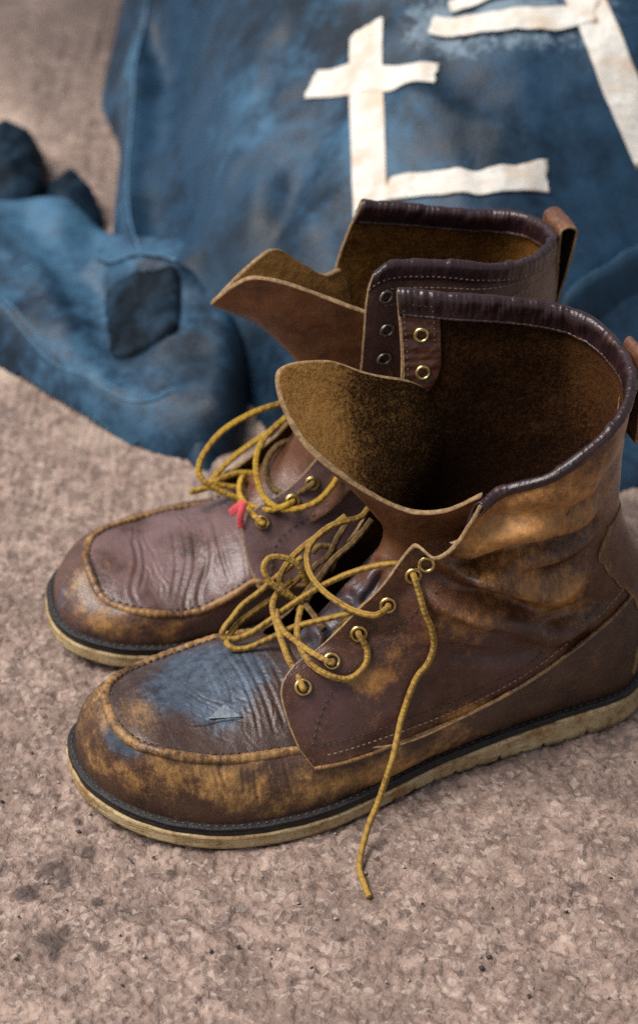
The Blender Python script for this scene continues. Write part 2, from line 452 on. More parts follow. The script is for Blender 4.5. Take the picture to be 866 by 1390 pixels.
M['jacket'] = jacket_mat('faded_blue_leather', (.0035, .0090, .0165), (.0125, .0400, .0760), (.046, .116, .186), (.15, .20, .24), rough=(.40, .60), spec=.22)
M['jacket_dark'] = jacket_mat('blue_black_leather', (.0015, .0025, .0040), (.0035, .0065, .0110), (.020, .044, .072), (.02, .03, .04), rough=(.5, .7), spec=.06)  # black cuffs and sleeve; on the fold patch its near-black stands for shade
def tape_mat():
    t = NT('aged_white_tape')
    n1 = t.noise(40, 6, .65); n2 = t.noise(320, 5, .65); n3 = t.noise(1, 4, .6, t.map((30, 500, 200)))
    col = t.mix(t.ramp(n2, .3, .7), (.46, .435, .385), (.60, .575, .53))
    col = t.mix(t.math('MULTIPLY', t.ramp(n1, .46, .66), .6), col, (.42, .30, .19))
    col = t.mix(t.math('MULTIPLY', t.ramp(t.math('ADD', t.math('MULTIPLY', n1, .5), t.math('MULTIPLY', t.attr('edge'), .35)), .48, .72), .65), col, (.46, .31, .20))
    return t.done(col, .8, t.bump(t.math('ADD', n2, n3), .5, .001), .3)
M['tape'] = tape_mat()
def ground_mat():
    t = NT('rough_brown_concrete')
    n1 = t.noise(22, 6, .62); n2 = t.noise(80, 6, .6); n3 = t.noise(520, 5, .65)
    wob = t.N('VectorMath', {0: t.co, 1: t.N('VectorMath', {0: t.N('TexNoise', {'Vector': t.co, 'Scale': 110, 'Detail': 4}).outputs['Color'], 'Scale': .010}, operation='SCALE').outputs[0]}, operation='ADD').outputs[0]
    v1 = t.voro(150, 'F1', wob); v2 = t.voro(480, 'F1', wob)
    cell = t.N('TexVoronoi', {'Vector': wob, 'Scale': 360.0}).outputs['Color']
    cell = t.N('SeparateColor', {0: cell}).outputs[0]
    col = t.mix(t.ramp(n2, .36, .64), (.165, .109, .086), (.312, .222, .178))
    col = t.mix(t.math('MULTIPLY', t.ramp(n1, .42, .62), .65), col, (.140, .092, .074))
    col = t.mix(t.math('MULTIPLY', t.ramp(cell, .84, .94), .38), col, (.44, .36, .30))        # pale sand grains
    col = t.mix(t.math('MULTIPLY', t.ramp(cell, .22, .08), .60), col, (.085, .058, .048))      # dark grains
    col = t.mix(t.math('MULTIPLY', t.ramp(n3, .60, .70), .35), col, (.48, .40, .34))
    col = t.mix(t.attr('stain'), col, (.042, .028, .023))
    col = t.mix(t.math('MULTIPLY', t.attr('dust'), t.ramp(n1, .35, .6)), col, (.46, .35, .275))
    h = t.math('ADD', t.math('ADD', t.math('MULTIPLY', v1, -.55), t.math('MULTIPLY', v2, -.55)), t.math('ADD', t.math('MULTIPLY', n3, .45), t.math('MULTIPLY', n2, .8)))
    ro = t.N('MapRange', {0: n2, 1: .35, 2: .65, 3: .55, 4: .9}).outputs[0]
    return t.done(col, ro, t.bump(h, .55, .0022), .36)
M['ground'] = ground_mat()
M['pebble'] = plain('pale_grit', (.16, .11, .09), (.42, .35, .29), .85, 300)
M['grit_dark'] = plain('dark_grit', (.012, .009, .008), (.05, .036, .03), .85, 300)

# ------------------------------------------------------------------ measurements (centimetres; boots in their own frame, heel at 0, toe +x)
D = {'n_lat_bottom':[(19.29,5.45,3.88),(17.57,5.5,3.87),(14.65,4.9,3.72),(10.39,4.25,4.09),(7.17,4.1,5.19),(4.26,3.8,6.62),(1.39,2.9,7.86),(-0.4,1.5,8.7),(-0.9,0.0,9.0)],
'n_lat_top':[(10.53,4.91,17.7),(9.17,4.35,18.1),(7.11,5.23,19.1),(4.98,5.12,20.2),(3.08,4.21,21.0),(1.54,2.15,21.5),(0.85,0.0,21.5)],
'n_lat_front':[(19.29,5.45,3.88),(19.91,4.75,5.05),(20.21,3.3,6.73),(19.97,2.7,7.54),(19.1,2.2,8.12),(17.59,1.9,8.79),(15.83,1.9,10.49),(14.47,2.0,11.92),(13.06,2.4,14.14),(12.46,4.0,14.33),(11.5,4.6,15.35),(10.92,4.75,16.62),(10.53,4.91,17.7)],
'n_med_bottom':[(18.5,-4.7,4.6),(16.0,-4.7,4.1),(13.0,-4.2,3.8),(10.0,-3.95,4.2),(7.0,-3.9,5.4),(4.3,-3.65,6.8),(1.0,-2.75,8.3),(-0.4,-1.5,8.7),(-0.9,0.0,9.0)],
'n_med_top':[(10.5,-7.34,23.0),(8.06,-6.34,22.8),(4.43,-5.46,22.3),(2.04,-4.29,21.9),(0.99,-2.56,21.6),(0.85,0.0,21.5)],
'n_med_front':[(18.5,-4.7,4.6),(19.2,-3.2,6.3),(18.2,-2.6,7.5),(15.4,-3.2,9.6),(12.9,-4.4,12.0),(11.6,-5.4,15.0),(10.65,-6.1,18.34),(10.5,-7.34,23.0)],
'n_tongue':[[(17.2,-2.8,5.6),(17.8,-1.8,6.3),(18.2,-1.3,6.7),(18.5,-0.7,6.95),(18.6,0.0,7.0),(18.5,0.6,6.9),(18.2,1.1,6.6),(17.8,1.5,6.2),(17.2,1.8,5.6)],[(13.0,-4.2,8.0),(14.3,-3.0,8.7),(15.3,-1.5,9.1),(15.7,-0.8,9.4),(15.8,0.0,9.4),(15.7,0.5,9.2),(15.2,0.9,8.7),(14.5,1.2,8.1),(13.5,1.4,7.3)],[(8.8,-5.6,11.3),(10.6,-4.2,11.8),(12.4,-2.3,12.2),(13.2,-1.5,12.4),(13.4,-0.5,12.3),(13.0,0.2,12.0),(12.3,0.7,11.6),(11.4,1.1,11.2),(10.2,1.4,10.8)],[(7.2,-6.6,14.4),(9.6,-4.9,14.9),(12.0,-4.1,15.6),(14.0,-3.2,15.9),(14.6,-1.8,15.2),(13.9,-0.3,14.2),(12.7,0.6,13.5),(11.0,1.3,13.0),(9.2,2.3,13.4)],[(7.48,-6.9,15.1),(10.43,-5.5,18.48),(12.73,-5.4,19.56),(15.04,-5.6,20.66),(17.76,-5.0,20.83),(17.59,-2.6,18.66),(15.79,-0.5,16.97),(12.92,0.8,15.17),(11.39,1.9,15.49),(10.23,3.9,17.55)]],
'n_eyelets':[(19.11,3.21,7.33),(17.43,2.72,8.2),(15.86,2.33,9.3),(14.33,2.35,10.77),(13.02,2.38,12.36),(12.35,2.46,12.96)],
'n_counter_edge':[(1.71,1.2,12.45),(3.01,2.4,12.1),(2.99,2.7,11.12),(2.22,2.9,9.73),(0.83,2.9,7.72)],
'n_laces':[[(13.31,-3.5,12.5),(13.86,-3.2,12.27),(15.46,-3.0,12.26),(16.65,-2.8,11.59),(17.11,-2.2,10.9),(17.19,-0.6,10.76),(16.75,0.8,10.65),(16.05,2.2,10.73),(15.35,3.3,11.1),(14.45,2.82,11.02),(14.43,2.74,10.98),(14.3,2.22,10.7)],[(12.63,1.3,11.89),(13.63,1.8,12.83),(14.74,1.3,12.55),(15.67,0.5,11.76),(16.79,-0.6,10.42),(18.14,-1.6,8.75),(19.2,-2.1,7.56),(20.37,-2.4,6.69),(21.23,-2.5,6.53),(21.61,-2.7,6.72),(21.39,-3.0,6.98),(20.79,-3.5,7.14),(20.07,-4.0,7.42),(19.1,-4.2,7.86),(18.26,-4.4,8.35),(17.29,-4.6,8.8),(16.53,-4.8,9.1)],[(14.67,1.0,9.6),(15.52,1.7,10.21),(16.35,1.6,10.11),(17.25,1.0,9.54),(17.92,0.4,9.01),(18.57,-0.4,8.22),(19.46,-1.3,7.06),(20.59,-1.7,6.4),(21.29,-1.9,6.42),(21.49,-2.3,6.51),(21.15,-2.9,6.5),(20.52,-3.5,6.62),(19.39,-4.0,6.89),(18.13,-4.2,7.37),(17.11,-4.3,7.98),(16.23,-4.2,8.83)],[(16.65,-3.2,8.44),(16.97,-3.2,9.21),(17.27,-3.4,9.87),(17.85,-3.7,10.23),(18.56,-3.9,10.25),(19.02,-3.6,9.95),(18.91,-3.2,9.4),(18.36,-2.8,8.83),(17.74,-2.6,8.33),(17.12,-2.4,7.83)],[(19.07,3.04,7.24),(19.19,3.51,7.49),(19.24,2.5,7.76),(19.4,1.8,8.07),(19.4,0.7,8.37),(19.24,-0.8,8.47),(19.0,-2.2,8.46),(18.32,-3.3,8.39),(17.41,-4.0,8.38)],[(17.39,2.55,8.11),(17.52,3.06,8.38),(17.97,2.7,8.55),(18.41,2.0,8.6),(18.78,1.1,8.57),(19.07,0.3,8.55),(19.18,-0.6,8.61),(18.88,-1.8,8.35)],[(15.82,2.16,9.21),(15.95,2.67,9.48),(15.66,3.01,8.76),(15.78,3.33,8.16),(16.27,3.5,7.72),(16.97,3.57,7.56),(17.82,3.4,7.91),(18.49,2.6,8.18),(18.67,1.6,8.45),(18.51,0.4,8.58),(17.86,-1.0,8.74),(17.02,-2.2,8.65),(16.16,-3.2,8.57),(15.15,-4.0,8.71)],[(12.98,2.21,12.27),(13.12,2.77,12.57),(12.96,3.17,11.84),(12.84,3.6,10.95),(12.49,3.84,9.89),(12.4,3.93,8.84),(12.71,4.06,7.89),(13.25,4.07,7.2),(13.66,4.27,6.54),(14.32,4.74,5.23),(15.4,6.4,4.23),(16.3,6.9,1.95),(17.31,7.89,0.9),(18.15,9.3,0.22),(18.35,10.74,0.22),(18.39,11.51,0.22)],[(13.78,-3.4,11.15),(14.89,-3.0,10.45),(16.32,-2.6,9.35),(17.25,-2.6,8.21)],[(14.49,-3.6,11.66),(15.03,-3.3,11.23),(15.52,-3.3,10.19),(16.19,-3.6,9.36),(16.57,-3.8,8.47)],[(16.31,-3.6,10.26),(16.06,-3.5,10.66),(15.49,-3.5,10.52),(15.15,-3.4,10.03),(15.34,-3.2,9.44),(15.98,-3.0,8.77)],[(16.98,1.4,8.28),(16.48,1.3,9.04),(15.73,1.2,9.59),(14.94,1.2,10.21)],[(13.35,-2.8,12.29),(14.49,-2.4,11.41),(15.77,-2.2,10.57),(16.78,-2.2,8.98),(17.59,-2.2,7.71)],[(14.28,-4.2,11.76),(15.5,-4.2,10.99),(16.64,-4.2,10.3),(17.54,-4.2,9.4),(18.08,-3.8,8.6),(17.53,-3.0,7.83)],[(17.11,0.6,8.52),(17.32,-0.2,8.78),(17.47,-1.2,8.93),(16.64,-2.6,8.64)]],
'f_nearq_bottom':[(19.36,5.0,4.28),(15.6,5.1,3.8),(13.0,4.4,3.7),(10.0,4.05,4.2),(7.0,3.95,5.4),(4.3,3.7,6.8),(1.0,2.8,8.3),(-0.4,1.5,8.7),(-0.9,0.0,9.0)],
'f_nearq_top':[(12.6,4.23,22.6),(12.02,4.26,23.0),(11.03,4.09,23.0),(8.9,4.39,22.8),(6.58,4.79,22.4),(4.53,4.38,22.0),(2.66,3.2,21.7),(1.21,1.44,21.5),(1.17,0.17,21.5)],
'f_nearq_front':[(19.36,5.0,4.28),(19.61,3.6,5.69),(19.48,2.6,6.89),(18.71,2.2,7.46),(16.5,2.0,8.47),(14.63,2.2,10.71),(13.35,2.8,13.29),(13.04,3.7,16.47),(13.03,4.1,18.51),(13.0,4.3,20.58),(12.86,4.3,21.89),(12.6,4.23,22.6)],
'f_farq_bottom':[(18.5,-4.7,4.6),(16.0,-4.7,4.1),(13.0,-4.2,3.8),(10.0,-3.95,4.2),(7.0,-3.9,5.4),(4.3,-3.65,6.8),(1.0,-2.75,8.3),(-0.4,-1.5,8.7),(-0.9,0.0,9.0)],
'f_farq_top':[(10.33,-4.62,22.0),(8.16,-4.17,21.7),(4.38,-3.15,21.2),(2.82,-2.77,21.1),(1.55,-1.65,21.2),(1.17,0.17,21.5)],
'f_farq_front':[(18.5,-4.7,4.6),(19.2,-3.2,6.3),(18.2,-2.4,7.5),(15.5,-2.4,9.6),(13.6,-2.9,12.0),(12.6,-3.9,15.0),(11.76,-4.9,17.73),(11.04,-4.9,20.07),(10.33,-4.62,22.0)],
'f_tongue':[[(17.6,-3.2,5.9),(17.9,-2.5,6.5),(18.3,-1.6,6.8),(18.5,-0.8,6.95),(18.6,0.0,7.0),(18.6,0.8,6.9),(18.4,1.6,6.7),(18.1,2.5,6.4),(17.6,3.3,5.8)],[(14.2,-3.6,8.2),(14.9,-2.6,8.9),(15.4,-1.7,9.3),(15.7,-0.8,9.5),(15.8,0.0,9.5),(15.7,0.8,9.3),(15.4,1.6,9.0),(14.9,2.4,8.5),(14.2,3.4,7.9)],[(11.4,-4.0,12.5),(12.7,-3.2,12.9),(13.8,-2.2,13.2),(14.5,-1.1,13.4),(14.7,0.2,13.4),(14.5,1.3,13.2),(13.8,2.2,12.9),(12.9,2.9,12.7),(11.6,3.6,12.4)],[(11.2,-4.6,16.5),(13.2,-3.9,17.0),(15.2,-2.9,17.5),(16.4,-1.3,17.4),(16.6,0.2,17.0),(16.0,1.6,16.6),(14.8,2.6,16.4),(13.2,3.3,16.2),(11.4,3.9,16.0)],[(11.73,-4.6,17.99),(12.7,-4.4,17.93),(14.13,-4.2,18.96),(16.08,-3.6,20.41),(20.08,-0.6,19.43),(18.64,1.4,21.76),(16.96,2.4,21.81),(14.96,3.2,21.06),(12.74,3.9,20.07)]],
'f_eyelets':[(18.42,2.81,6.94),(16.56,2.53,7.82),(15.39,2.4,8.72),(11.88,4.04,17.28),(11.84,4.25,19.18),(11.95,4.33,21.29)],
'f_stitch':[(18.46,4.6,4.66),(17.96,3.69,5.79),(16.97,3.29,6.51),(14.42,3.04,7.44)],
'f_laces':[[(15.13,-2.5,10.86),(15.92,-2.5,10.97),(17.66,-2.2,10.85),(19.37,-2.0,10.12),(20.44,-1.8,9.06),(20.99,-1.3,8.24),(20.75,-0.8,7.76),(19.88,-0.4,7.13),(18.92,0.0,6.79),(17.9,0.4,7.0),(17.06,0.5,7.45),(15.69,0.3,8.31),(14.68,0.0,8.76),(13.78,-0.5,9.26)],[(15.13,-1.8,10.81),(15.78,-1.5,10.63),(17.08,-0.8,10.19),(17.88,0.0,9.62),(18.16,0.8,8.81),(18.08,1.8,8.06),(17.7,2.7,7.84),(17.0,3.2,7.78),(16.01,3.6,8.1),(15.15,3.6,8.52),(14.45,3.4,9.14),(13.94,3.0,9.61)],[(14.77,-3.0,9.36),(15.92,-3.0,9.03),(17.61,-3.0,8.09),(18.92,-2.8,7.31),(19.97,-2.2,6.74),(20.24,-1.9,6.38)],[(21.35,-1.8,6.48),(20.2,-2.2,6.32),(18.8,-2.8,6.61),(17.28,-3.0,6.99),(15.14,-3.0,7.43),(13.83,-3.2,8.01)],[(20.11,-2.0,6.7),(18.7,-2.0,7.08),(17.33,-1.6,7.11),(15.71,-1.4,7.16),(14.38,-1.4,7.51)],[(20.1,-1.2,7.19),(18.73,-1.0,6.83),(18.43,-0.8,7.21),(18.55,-0.8,7.6),(18.89,-0.2,7.47),(19.08,0.6,7.29)],[(14.2,-2.0,8.87),(15.11,-1.6,9.01),(16.29,-1.3,8.99),(17.13,-0.7,8.5),(17.4,0.2,7.99),(17.1,1.4,7.83),(16.27,2.2,8.05),(15.48,2.74,8.9),(15.35,2.23,8.63)],[(19.1,0.5,6.97),(18.6,1.8,7.36),(17.85,2.6,7.55),(17.14,3.1,8.05),(16.65,2.87,8.0),(16.52,2.36,7.73)],[(18.38,2.64,6.85),(18.51,3.15,7.12),(18.86,2.4,7.32),(18.97,1.6,7.3),(19.04,0.6,7.33)]],
'f_redtag':[(20.01,1.6,6.96),(19.28,2.1,7.82),(19.68,2.7,6.65),(19.62,1.9,7.19)],
'n_seam':[(16.5,4.9,4.3),(18.3,4.85,4.5),(20.04,4.65,4.55),(22.9,4.5,4.71),(24.85,4.2,5.01),(26.48,3.7,5.45),(27.66,2.7,5.47),(28.33,1.5,5.67),(28.45,-0.3,5.68),(28.13,-1.7,5.68),(27.24,-2.8,5.4),(25.55,-3.7,5.12),(23.71,-4.1,5.12),(21.29,-4.3,5.29),(18.8,-4.5,4.9),(16.5,-4.6,4.6)],
'f_seam':[(16.5,4.9,4.0),(18.3,4.85,4.1),(19.48,4.7,4.4),(20.57,4.75,3.91),(22.98,4.8,3.16),(25.88,4.4,3.55),(27.63,3.0,3.83),(28.06,1.2,4.61),(27.82,-0.6,4.59),(26.96,-2.0,4.59),(24.53,-3.2,4.26),(21.75,-3.8,4.02),(19.65,-4.2,3.71),(18.3,-4.5,4.3),(16.5,-4.6,4.3)],
'j_body_outline':[(-13.28,187.74,3.0),(-14.59,182.23,2.5),(-16.38,175.81,2.0),(-17.82,168.66,1.5),(-16.7,163.3,1.5),(-15.92,160.72,1.5),(-15.45,155.37,2.0),(-15.27,147.73,2.0),(-14.78,137.98,3.5),(-13.34,134.25,4.3),(-11.18,129.37,4.3),(-9.74,125.04,4.0),(-8.87,121.31,3.0),(-8.54,118.49,1.5),(-8.28,116.72,0.0),(-6.84,115.6,-0.0),(-4.74,114.96,0.0),(-0.14,111.85,0.0),(7.55,111.85,0.0),(21.5,114.96,0.0),(28.52,127.73,0.0),(31.4,150.13,5.0),(38.15,197.71,10.0),(-13.42,197.71,10.0)],
'j_body_h':[(-6.38,118.39,3.8),(-7.39,121.36,5.2),(-9.23,126.02,6.2),(-12.11,133.59,6.0),(-13.98,144.02,5.2),(-14.68,153.73,5.0),(-14.99,161.8,5.4),(-13.18,167.47,7.5),(-4.78,119.47,4.2),(-6.41,127.29,6.0),(-9.41,140.27,7.2),(-11.1,150.93,7.6),(-10.32,161.17,10.0),(-4.02,130.85,9.5),(-4.2,140.99,12.5),(-4.35,150.12,15.5),(3.18,128.14,11.0),(3.24,134.9,15.5),(3.33,142.22,19.0),(12.49,126.34,12.0),(12.73,132.87,16.5),(12.95,138.83,20.5),(20.55,129.95,10.0),(20.51,133.89,16.0),(20.71,138.83,20.5),(24.5,125.74,3.0),(7.58,114.66,3.0),(0.77,115.68,4.5),(0.0,150.5,23.0),(18.84,152.04,24.0),(-11.04,168.35,16.0)],
'j_side_outline':[(-29.56,145.44,3.6),(-25.82,145.44,3.6),(-19.94,145.44,3.6),(-17.37,145.18,3.2),(-15.63,142.94,2.5),(-14.16,141.31,1.0),(-5.81,135.34,0.0),(-4.85,119.02,0.0),(-6.9,117.21,0.0),(-9.24,117.37,0.0),(-11.65,118.52,0.0),(-13.92,120.44,0.0),(-16.52,123.01,0.0),(-18.67,125.2,0.0),(-21.4,127.73,0.0),(-24.73,130.51,0.0),(-29.69,133.38,0.0)],
'j_side_h':[(-22.33,138.33,3.6),(-19.31,139.19,3.7),(-16.65,138.33,3.6),(-21.38,129.89,3.3),(-17.36,129.4,3.6),(-14.45,122.69,2.1),(-11.02,121.11,2.0),(-19.04,125.78,2.4),(-25.79,133.43,3.5),(-9.17,122.74,3.2),(-7.59,118.67,2.5)],
'j_lump1':[(-27.18,158.01,0.0),(-24.95,158.63,0.0),(-22.79,158.88,0.0),(-21.35,157.15,0.0),(-20.51,153.18,0.0),(-20.28,148.56,0.0),(-23.6,146.88,0.0),(-27.02,147.99,0.0)],
'j_lump2':[(-20.76,151.19,0.0),(-19.48,152.35,0.0),(-17.94,152.12,0.0),(-16.66,150.04,0.0),(-15.97,146.88,0.0),(-17.96,144.68,0.0),(-20.33,146.88,0.0)],
'j_fold_shade':[(-14.56,131.66,5.0),(-14.44,132.05,5.0),(-13.27,131.71,5.2),(-12.01,131.42,5.2),(-10.75,130.93,5.2),(-9.61,130.78,5.0),(-9.3,130.4,5.0),(-9.13,129.63,4.6),(-9.07,128.24,4.3),(-9.01,125.95,4.0),(-9.17,125.2,3.9),(-9.97,124.82,3.8),(-11.16,124.62,3.7),(-12.36,124.6,3.6),(-13.33,124.69,3.6),(-13.65,125.16,3.7),(-13.97,127.03,3.9),(-14.31,129.18,4.3),(-14.5,130.59,4.6)],
'j_right_outline':[(14.38,121.45,6.67),(15.54,123.32,7.83),(17.3,125.07,8.52),(19.42,127.33,8.57),(21.51,128.87,8.61),(25.57,130.44,8.9),(27.74,129.28,4.9),(26.96,124.53,0.93),(20.05,119.71,1.84),(15.65,119.22,4.01)],
'j_right_h':[3.0],
'j_lines':{'ridge_left':[(-12.64,172.2,7.0),(-14.43,165.91,6.0),(-14.53,155.19,5.5),(-14.03,143.45,5.5),(-12.38,134.6,6.0),(-9.41,125.61,7.0),(-7.83,121.92,5.4),(-7.09,118.93,4.0),(-6.84,117.92,1.6)],
'valley_left':[(-10.1,170.51,9.0),(-11.16,163.15,8.5),(-12.0,153.99,8.5),(-12.33,146.57,8.0),(-11.9,140.64,7.0),(-10.38,134.22,6.5),(-7.56,126.45,6.5),(-6.22,121.84,6.0),(-5.65,118.24,5.0)],
'valley_b':[(-4.81,123.03,8.0),(-4.07,120.09,6.0),(-5.16,116.43,4.0)],
'fold_c':[(-9.03,132.33,7.0),(-6.65,135.61,8.0),(-5.24,140.38,10.0),(-4.31,145.48,12.0)],
'fold_d':[(-4.88,125.78,8.0),(-3.02,128.8,9.0),(-1.61,133.14,11.0)],
'fold_e':[(-6.91,145.19,11.0),(-4.61,148.16,13.0),(-2.5,148.99,16.0)],
'fold_f':[(-8.85,128.33,6.5),(-4.94,128.8,9.0),(-0.62,128.14,11.0)],
'fold_g':[(-0.66,144.08,16.0),(0.35,137.94,14.0),(-0.15,132.12,11.0)],
'fold_h':[(6.12,133.76,15.0),(9.86,131.66,15.0),(13.55,130.73,16.0)],
'side_v':[(-15.95,139.16,3.6),(-14.85,133.6,3.4),(-14.24,127.89,2.8),(-12.39,124.15,2.3)],
'side_r':[(-23.36,138.33,3.6),(-19.28,133.6,3.4),(-16.54,127.89,2.8)],
'side_w':[(-20.57,141.32,3.7),(-18.01,136.27,3.6),(-16.46,130.06,3.2)],
'side_hem':[(-23.1,131.51,2.9),(-21.44,129.9,2.6),(-18.09,125.69,2.0),(-15.46,123.15,1.8),(-12.91,120.88,1.7),(-10.72,119.86,1.7),(-9.09,120.14,1.8)],
'side_fold':[(-23.64,141.64,5.0),(-19.37,141.05,5.5),(-17.02,140.57,5.0),(-15.53,136.88,5.0)],
'pocket':[(-13.99,130.64,4.0),(-12.79,130.39,3.0),(-10.83,130.86,3.0),(-10.29,132.8,3.0)],
'pocket_lip':[(-15.22,134.34,5.0),(-13.3,132.69,6.0),(-11.26,131.9,6.0),(-9.48,130.92,6.0)],
'pocket_low':[(-13.08,124.38,3.4),(-11.14,124.02,3.4),(-9.55,125.55,3.4)],
'right_ridge':[(15.77,122.97,7.39),(17.42,124.42,7.82),(19.49,126.65,7.94),(22.52,128.74,7.93)],
'right_hollow':[(16.67,121.06,5.14),(18.34,123.18,5.77),(20.67,125.45,5.78),(24.0,127.47,5.88)],
'tape_a':[(3.16,140.85,18.75),(3.08,138.4,17.59),(3.1,135.29,15.96),(3.17,132.32,14.24),(3.32,127.91,11.26)],
'tape_b':[(-0.6,139.35,15.05),(2.3,137.54,16.39),(5.16,135.58,17.38),(7.63,135.07,17.87)],
'tape_c':[(4.36,129.07,12.69),(6.46,128.44,13.25),(9.7,127.82,13.75),(12.54,128.32,13.84),(14.62,129.15,13.49)],
'tape_d':[(7.39,138.62,19.59),(10.02,137.96,19.98),(14.81,137.77,20.46),(18.14,138.49,20.67)],
'tape_e':[(16.92,140.85,21.96),(17.64,138.98,20.96),(19.07,135.56,18.54),(20.11,134.06,16.52),(21.75,132.32,13.41)],
'tape_f':[(8.64,139.86,20.3),(10.58,140.03,20.88),(12.98,139.98,21.67)]},
'n_w':{'fold':[[(12.51,2.46,12.67),(11.39,3.36,12.01),(9.54,3.94,11.1),(7.0,3.6,9.34),(5.35,3.59,8.67),(4.06,3.27,9.2)],[(11.61,2.82,13.18),(9.57,3.86,13.73),(7.56,4.16,13.76),(5.37,3.75,13.71),(3.07,2.64,13.76)],[(9.35,4.65,15.91),(7.42,5.33,16.69),(4.28,3.61,15.84)],[(12.18,3.41,10.24),(9.93,3.67,9.36),(7.09,3.78,8.18),(4.08,3.47,8.38),(2.4,2.85,9.22)],[(11.85,3.63,8.36),(8.73,3.95,7.29),(5.43,3.86,7.3)]],
'fine':[[(6.44,3.63,8.96),(5.15,3.49,9.02),(4.25,3.22,9.55),(3.77,2.9,10.57)],[(6.16,3.59,9.07),(5.23,3.44,9.32),(4.56,3.21,9.87),(4.16,2.98,10.71)],[(5.89,3.54,9.23),(5.24,3.37,9.68),(4.81,3.21,10.18),(4.54,3.06,10.97)],[(6.45,3.68,8.68),(5.04,3.55,8.68),(3.91,3.24,9.2),(3.42,2.88,10.19)],[(6.68,3.73,8.41),(4.93,3.61,8.33),(3.6,3.28,8.78),(3.0,2.92,9.62)]],
'q_scuff':[(5.12,3.32,9.83),(7.5,3.84,11.23),(15.59,3.59,7.12),(10.52,4.26,4.13),(8.99,4.67,15.03),(10.31,3.71,9.51),(13.27,3.29,9.0),(6.09,4.97,16.35)],
'q_plum':[(16.76,4.08,6.08),(13.16,3.97,6.55),(10.28,3.77,8.08),(19.05,3.8,6.51),(7.88,4.04,6.66)],
'eyestitch':[(19.18,4.91,4.99),(18.65,4.29,5.93),(17.91,3.68,6.75),(16.69,3.21,7.65),(15.31,2.92,8.49),(13.14,2.95,10.35),(11.48,3.2,12.35),(10.33,3.42,14.1)],
'v_scuff':[(29.08,-0.93,5.24),(29.24,1.82,3.76),(26.47,4.32,4.21),(23.44,5.32,3.64),(19.28,5.79,2.61),(15.91,5.37,2.26),(11.61,4.61,2.66),(13.66,4.75,1.85)],
'v_dark':[(28.57,1.09,5.6),(28.15,2.35,5.38),(22.8,5.16,4.1),(17.62,5.61,1.78)],
'v_line':[[(26.51,3.96,5.1),(26.35,4.31,4.4),(25.95,4.76,3.19)],[(25.33,4.37,4.83),(25.24,4.71,4.25),(25.07,5.09,3.18)],[(26.01,4.09,5.1),(25.7,4.56,4.3),(25.51,4.89,3.43)],[(22.28,4.85,4.48),(22.34,5.51,3.47),(22.35,5.78,2.36)],[(22.89,4.85,4.47),(22.93,5.53,3.23)],[(23.92,4.55,4.73),(23.92,5.08,4.02),(23.66,5.45,3.1)],[(20.77,4.96,4.39),(20.69,5.47,3.72),(20.51,5.88,2.27)],[(20.1,5.26,4.06),(19.66,5.62,3.35)],[(18.74,5.54,3.47),(18.36,5.7,2.58)],[(21.64,4.95,4.4),(21.46,5.47,3.69)],[(24.32,4.63,4.64),(24.17,5.23,3.55)],[(19.4,5.53,3.58),(19.16,5.82,2.3)],[(17.55,5.46,3.32),(16.87,5.42,1.55)]],
'p_blue':[(23.19,-1.71,5.73),(24.91,-0.58,5.6),(21.66,-0.1,6.11),(23.08,1.81,5.6),(26.61,0.6,5.81)],
'p_flake':[(22.76,1.48,5.71),(23.83,2.06,5.48),(22.14,2.56,5.56)],
'p_tear':[(24.85,2.12,5.47),(24.15,2.37,5.42),(23.24,2.41,5.46),(22.15,2.69,5.52)],
'p_line':[[(20.96,-2.72,5.98),(20.87,-0.3,6.23),(20.77,2.04,5.89),(20.83,3.97,5.08)],[(21.73,-2.54,5.93),(21.48,-0.02,6.13),(21.45,2.26,5.74),(21.65,4.13,4.96)],[(20.32,-2.58,6.03),(20.33,-0.36,6.28),(20.28,2.0,5.94),(20.21,3.77,5.22)],[(22.28,-2.12,5.89),(22.23,0.43,5.95),(22.35,1.8,5.72)],[(24.77,-2.61,5.42),(24.33,-0.38,5.62),(23.47,1.14,5.64),(21.92,3.14,5.4)],[(24.42,-1.7,5.55),(23.62,0.53,5.67),(22.0,2.12,5.7)],[(25.92,0.1,5.71),(26.02,2.11,5.66),(26.0,3.36,5.48)],[(26.3,-1.27,5.67),(26.4,0.64,5.79)],[(22.91,-2.63,5.67),(22.87,0.07,5.83),(22.87,1.16,5.73)],[(24.14,-0.59,5.64),(23.34,-2.18,5.65)],[(19.82,-1.51,6.24),(19.65,1.01,6.21),(19.63,2.8,5.72)]],
'ridge':[[(11.79,2.97,14.19),(9.89,4.42,15.39),(8.02,5.15,15.78),(5.6,4.01,15.27),(3.55,3.13,15.37)],[(10.85,3.51,12.55),(8.97,4.03,12.08),(6.49,3.52,10.63),(4.81,3.17,10.45),(3.52,2.74,11.12)],[(11.16,3.69,10.64),(8.32,3.7,8.93),(5.41,3.76,7.91),(3.16,3.31,8.29)]]},
'f_w':{'p_line':[[(21.0,-1.14,5.2),(21.52,2.17,5.6),(22.56,4.12,5.2),(22.58,5.19,4.2)],[(21.62,-1.11,5.2),(22.28,2.3,5.6),(23.37,4.29,5.0),(23.27,5.05,4.0)],[(24.98,-1.55,5.0),(25.26,0.95,5.3),(26.06,2.97,4.9),(25.91,4.23,4.0)],[(24.55,-1.5,5.1),(24.88,1.29,5.3),(25.72,3.29,4.8)],[(22.7,-1.29,5.2),(23.23,1.86,5.5),(24.14,4.05,5.0)],[(20.42,-0.67,5.4),(20.77,2.55,5.7),(20.76,4.33,5.2)],[(22.09,-1.47,5.2),(22.6,1.7,5.5),(23.5,3.69,5.1)]],
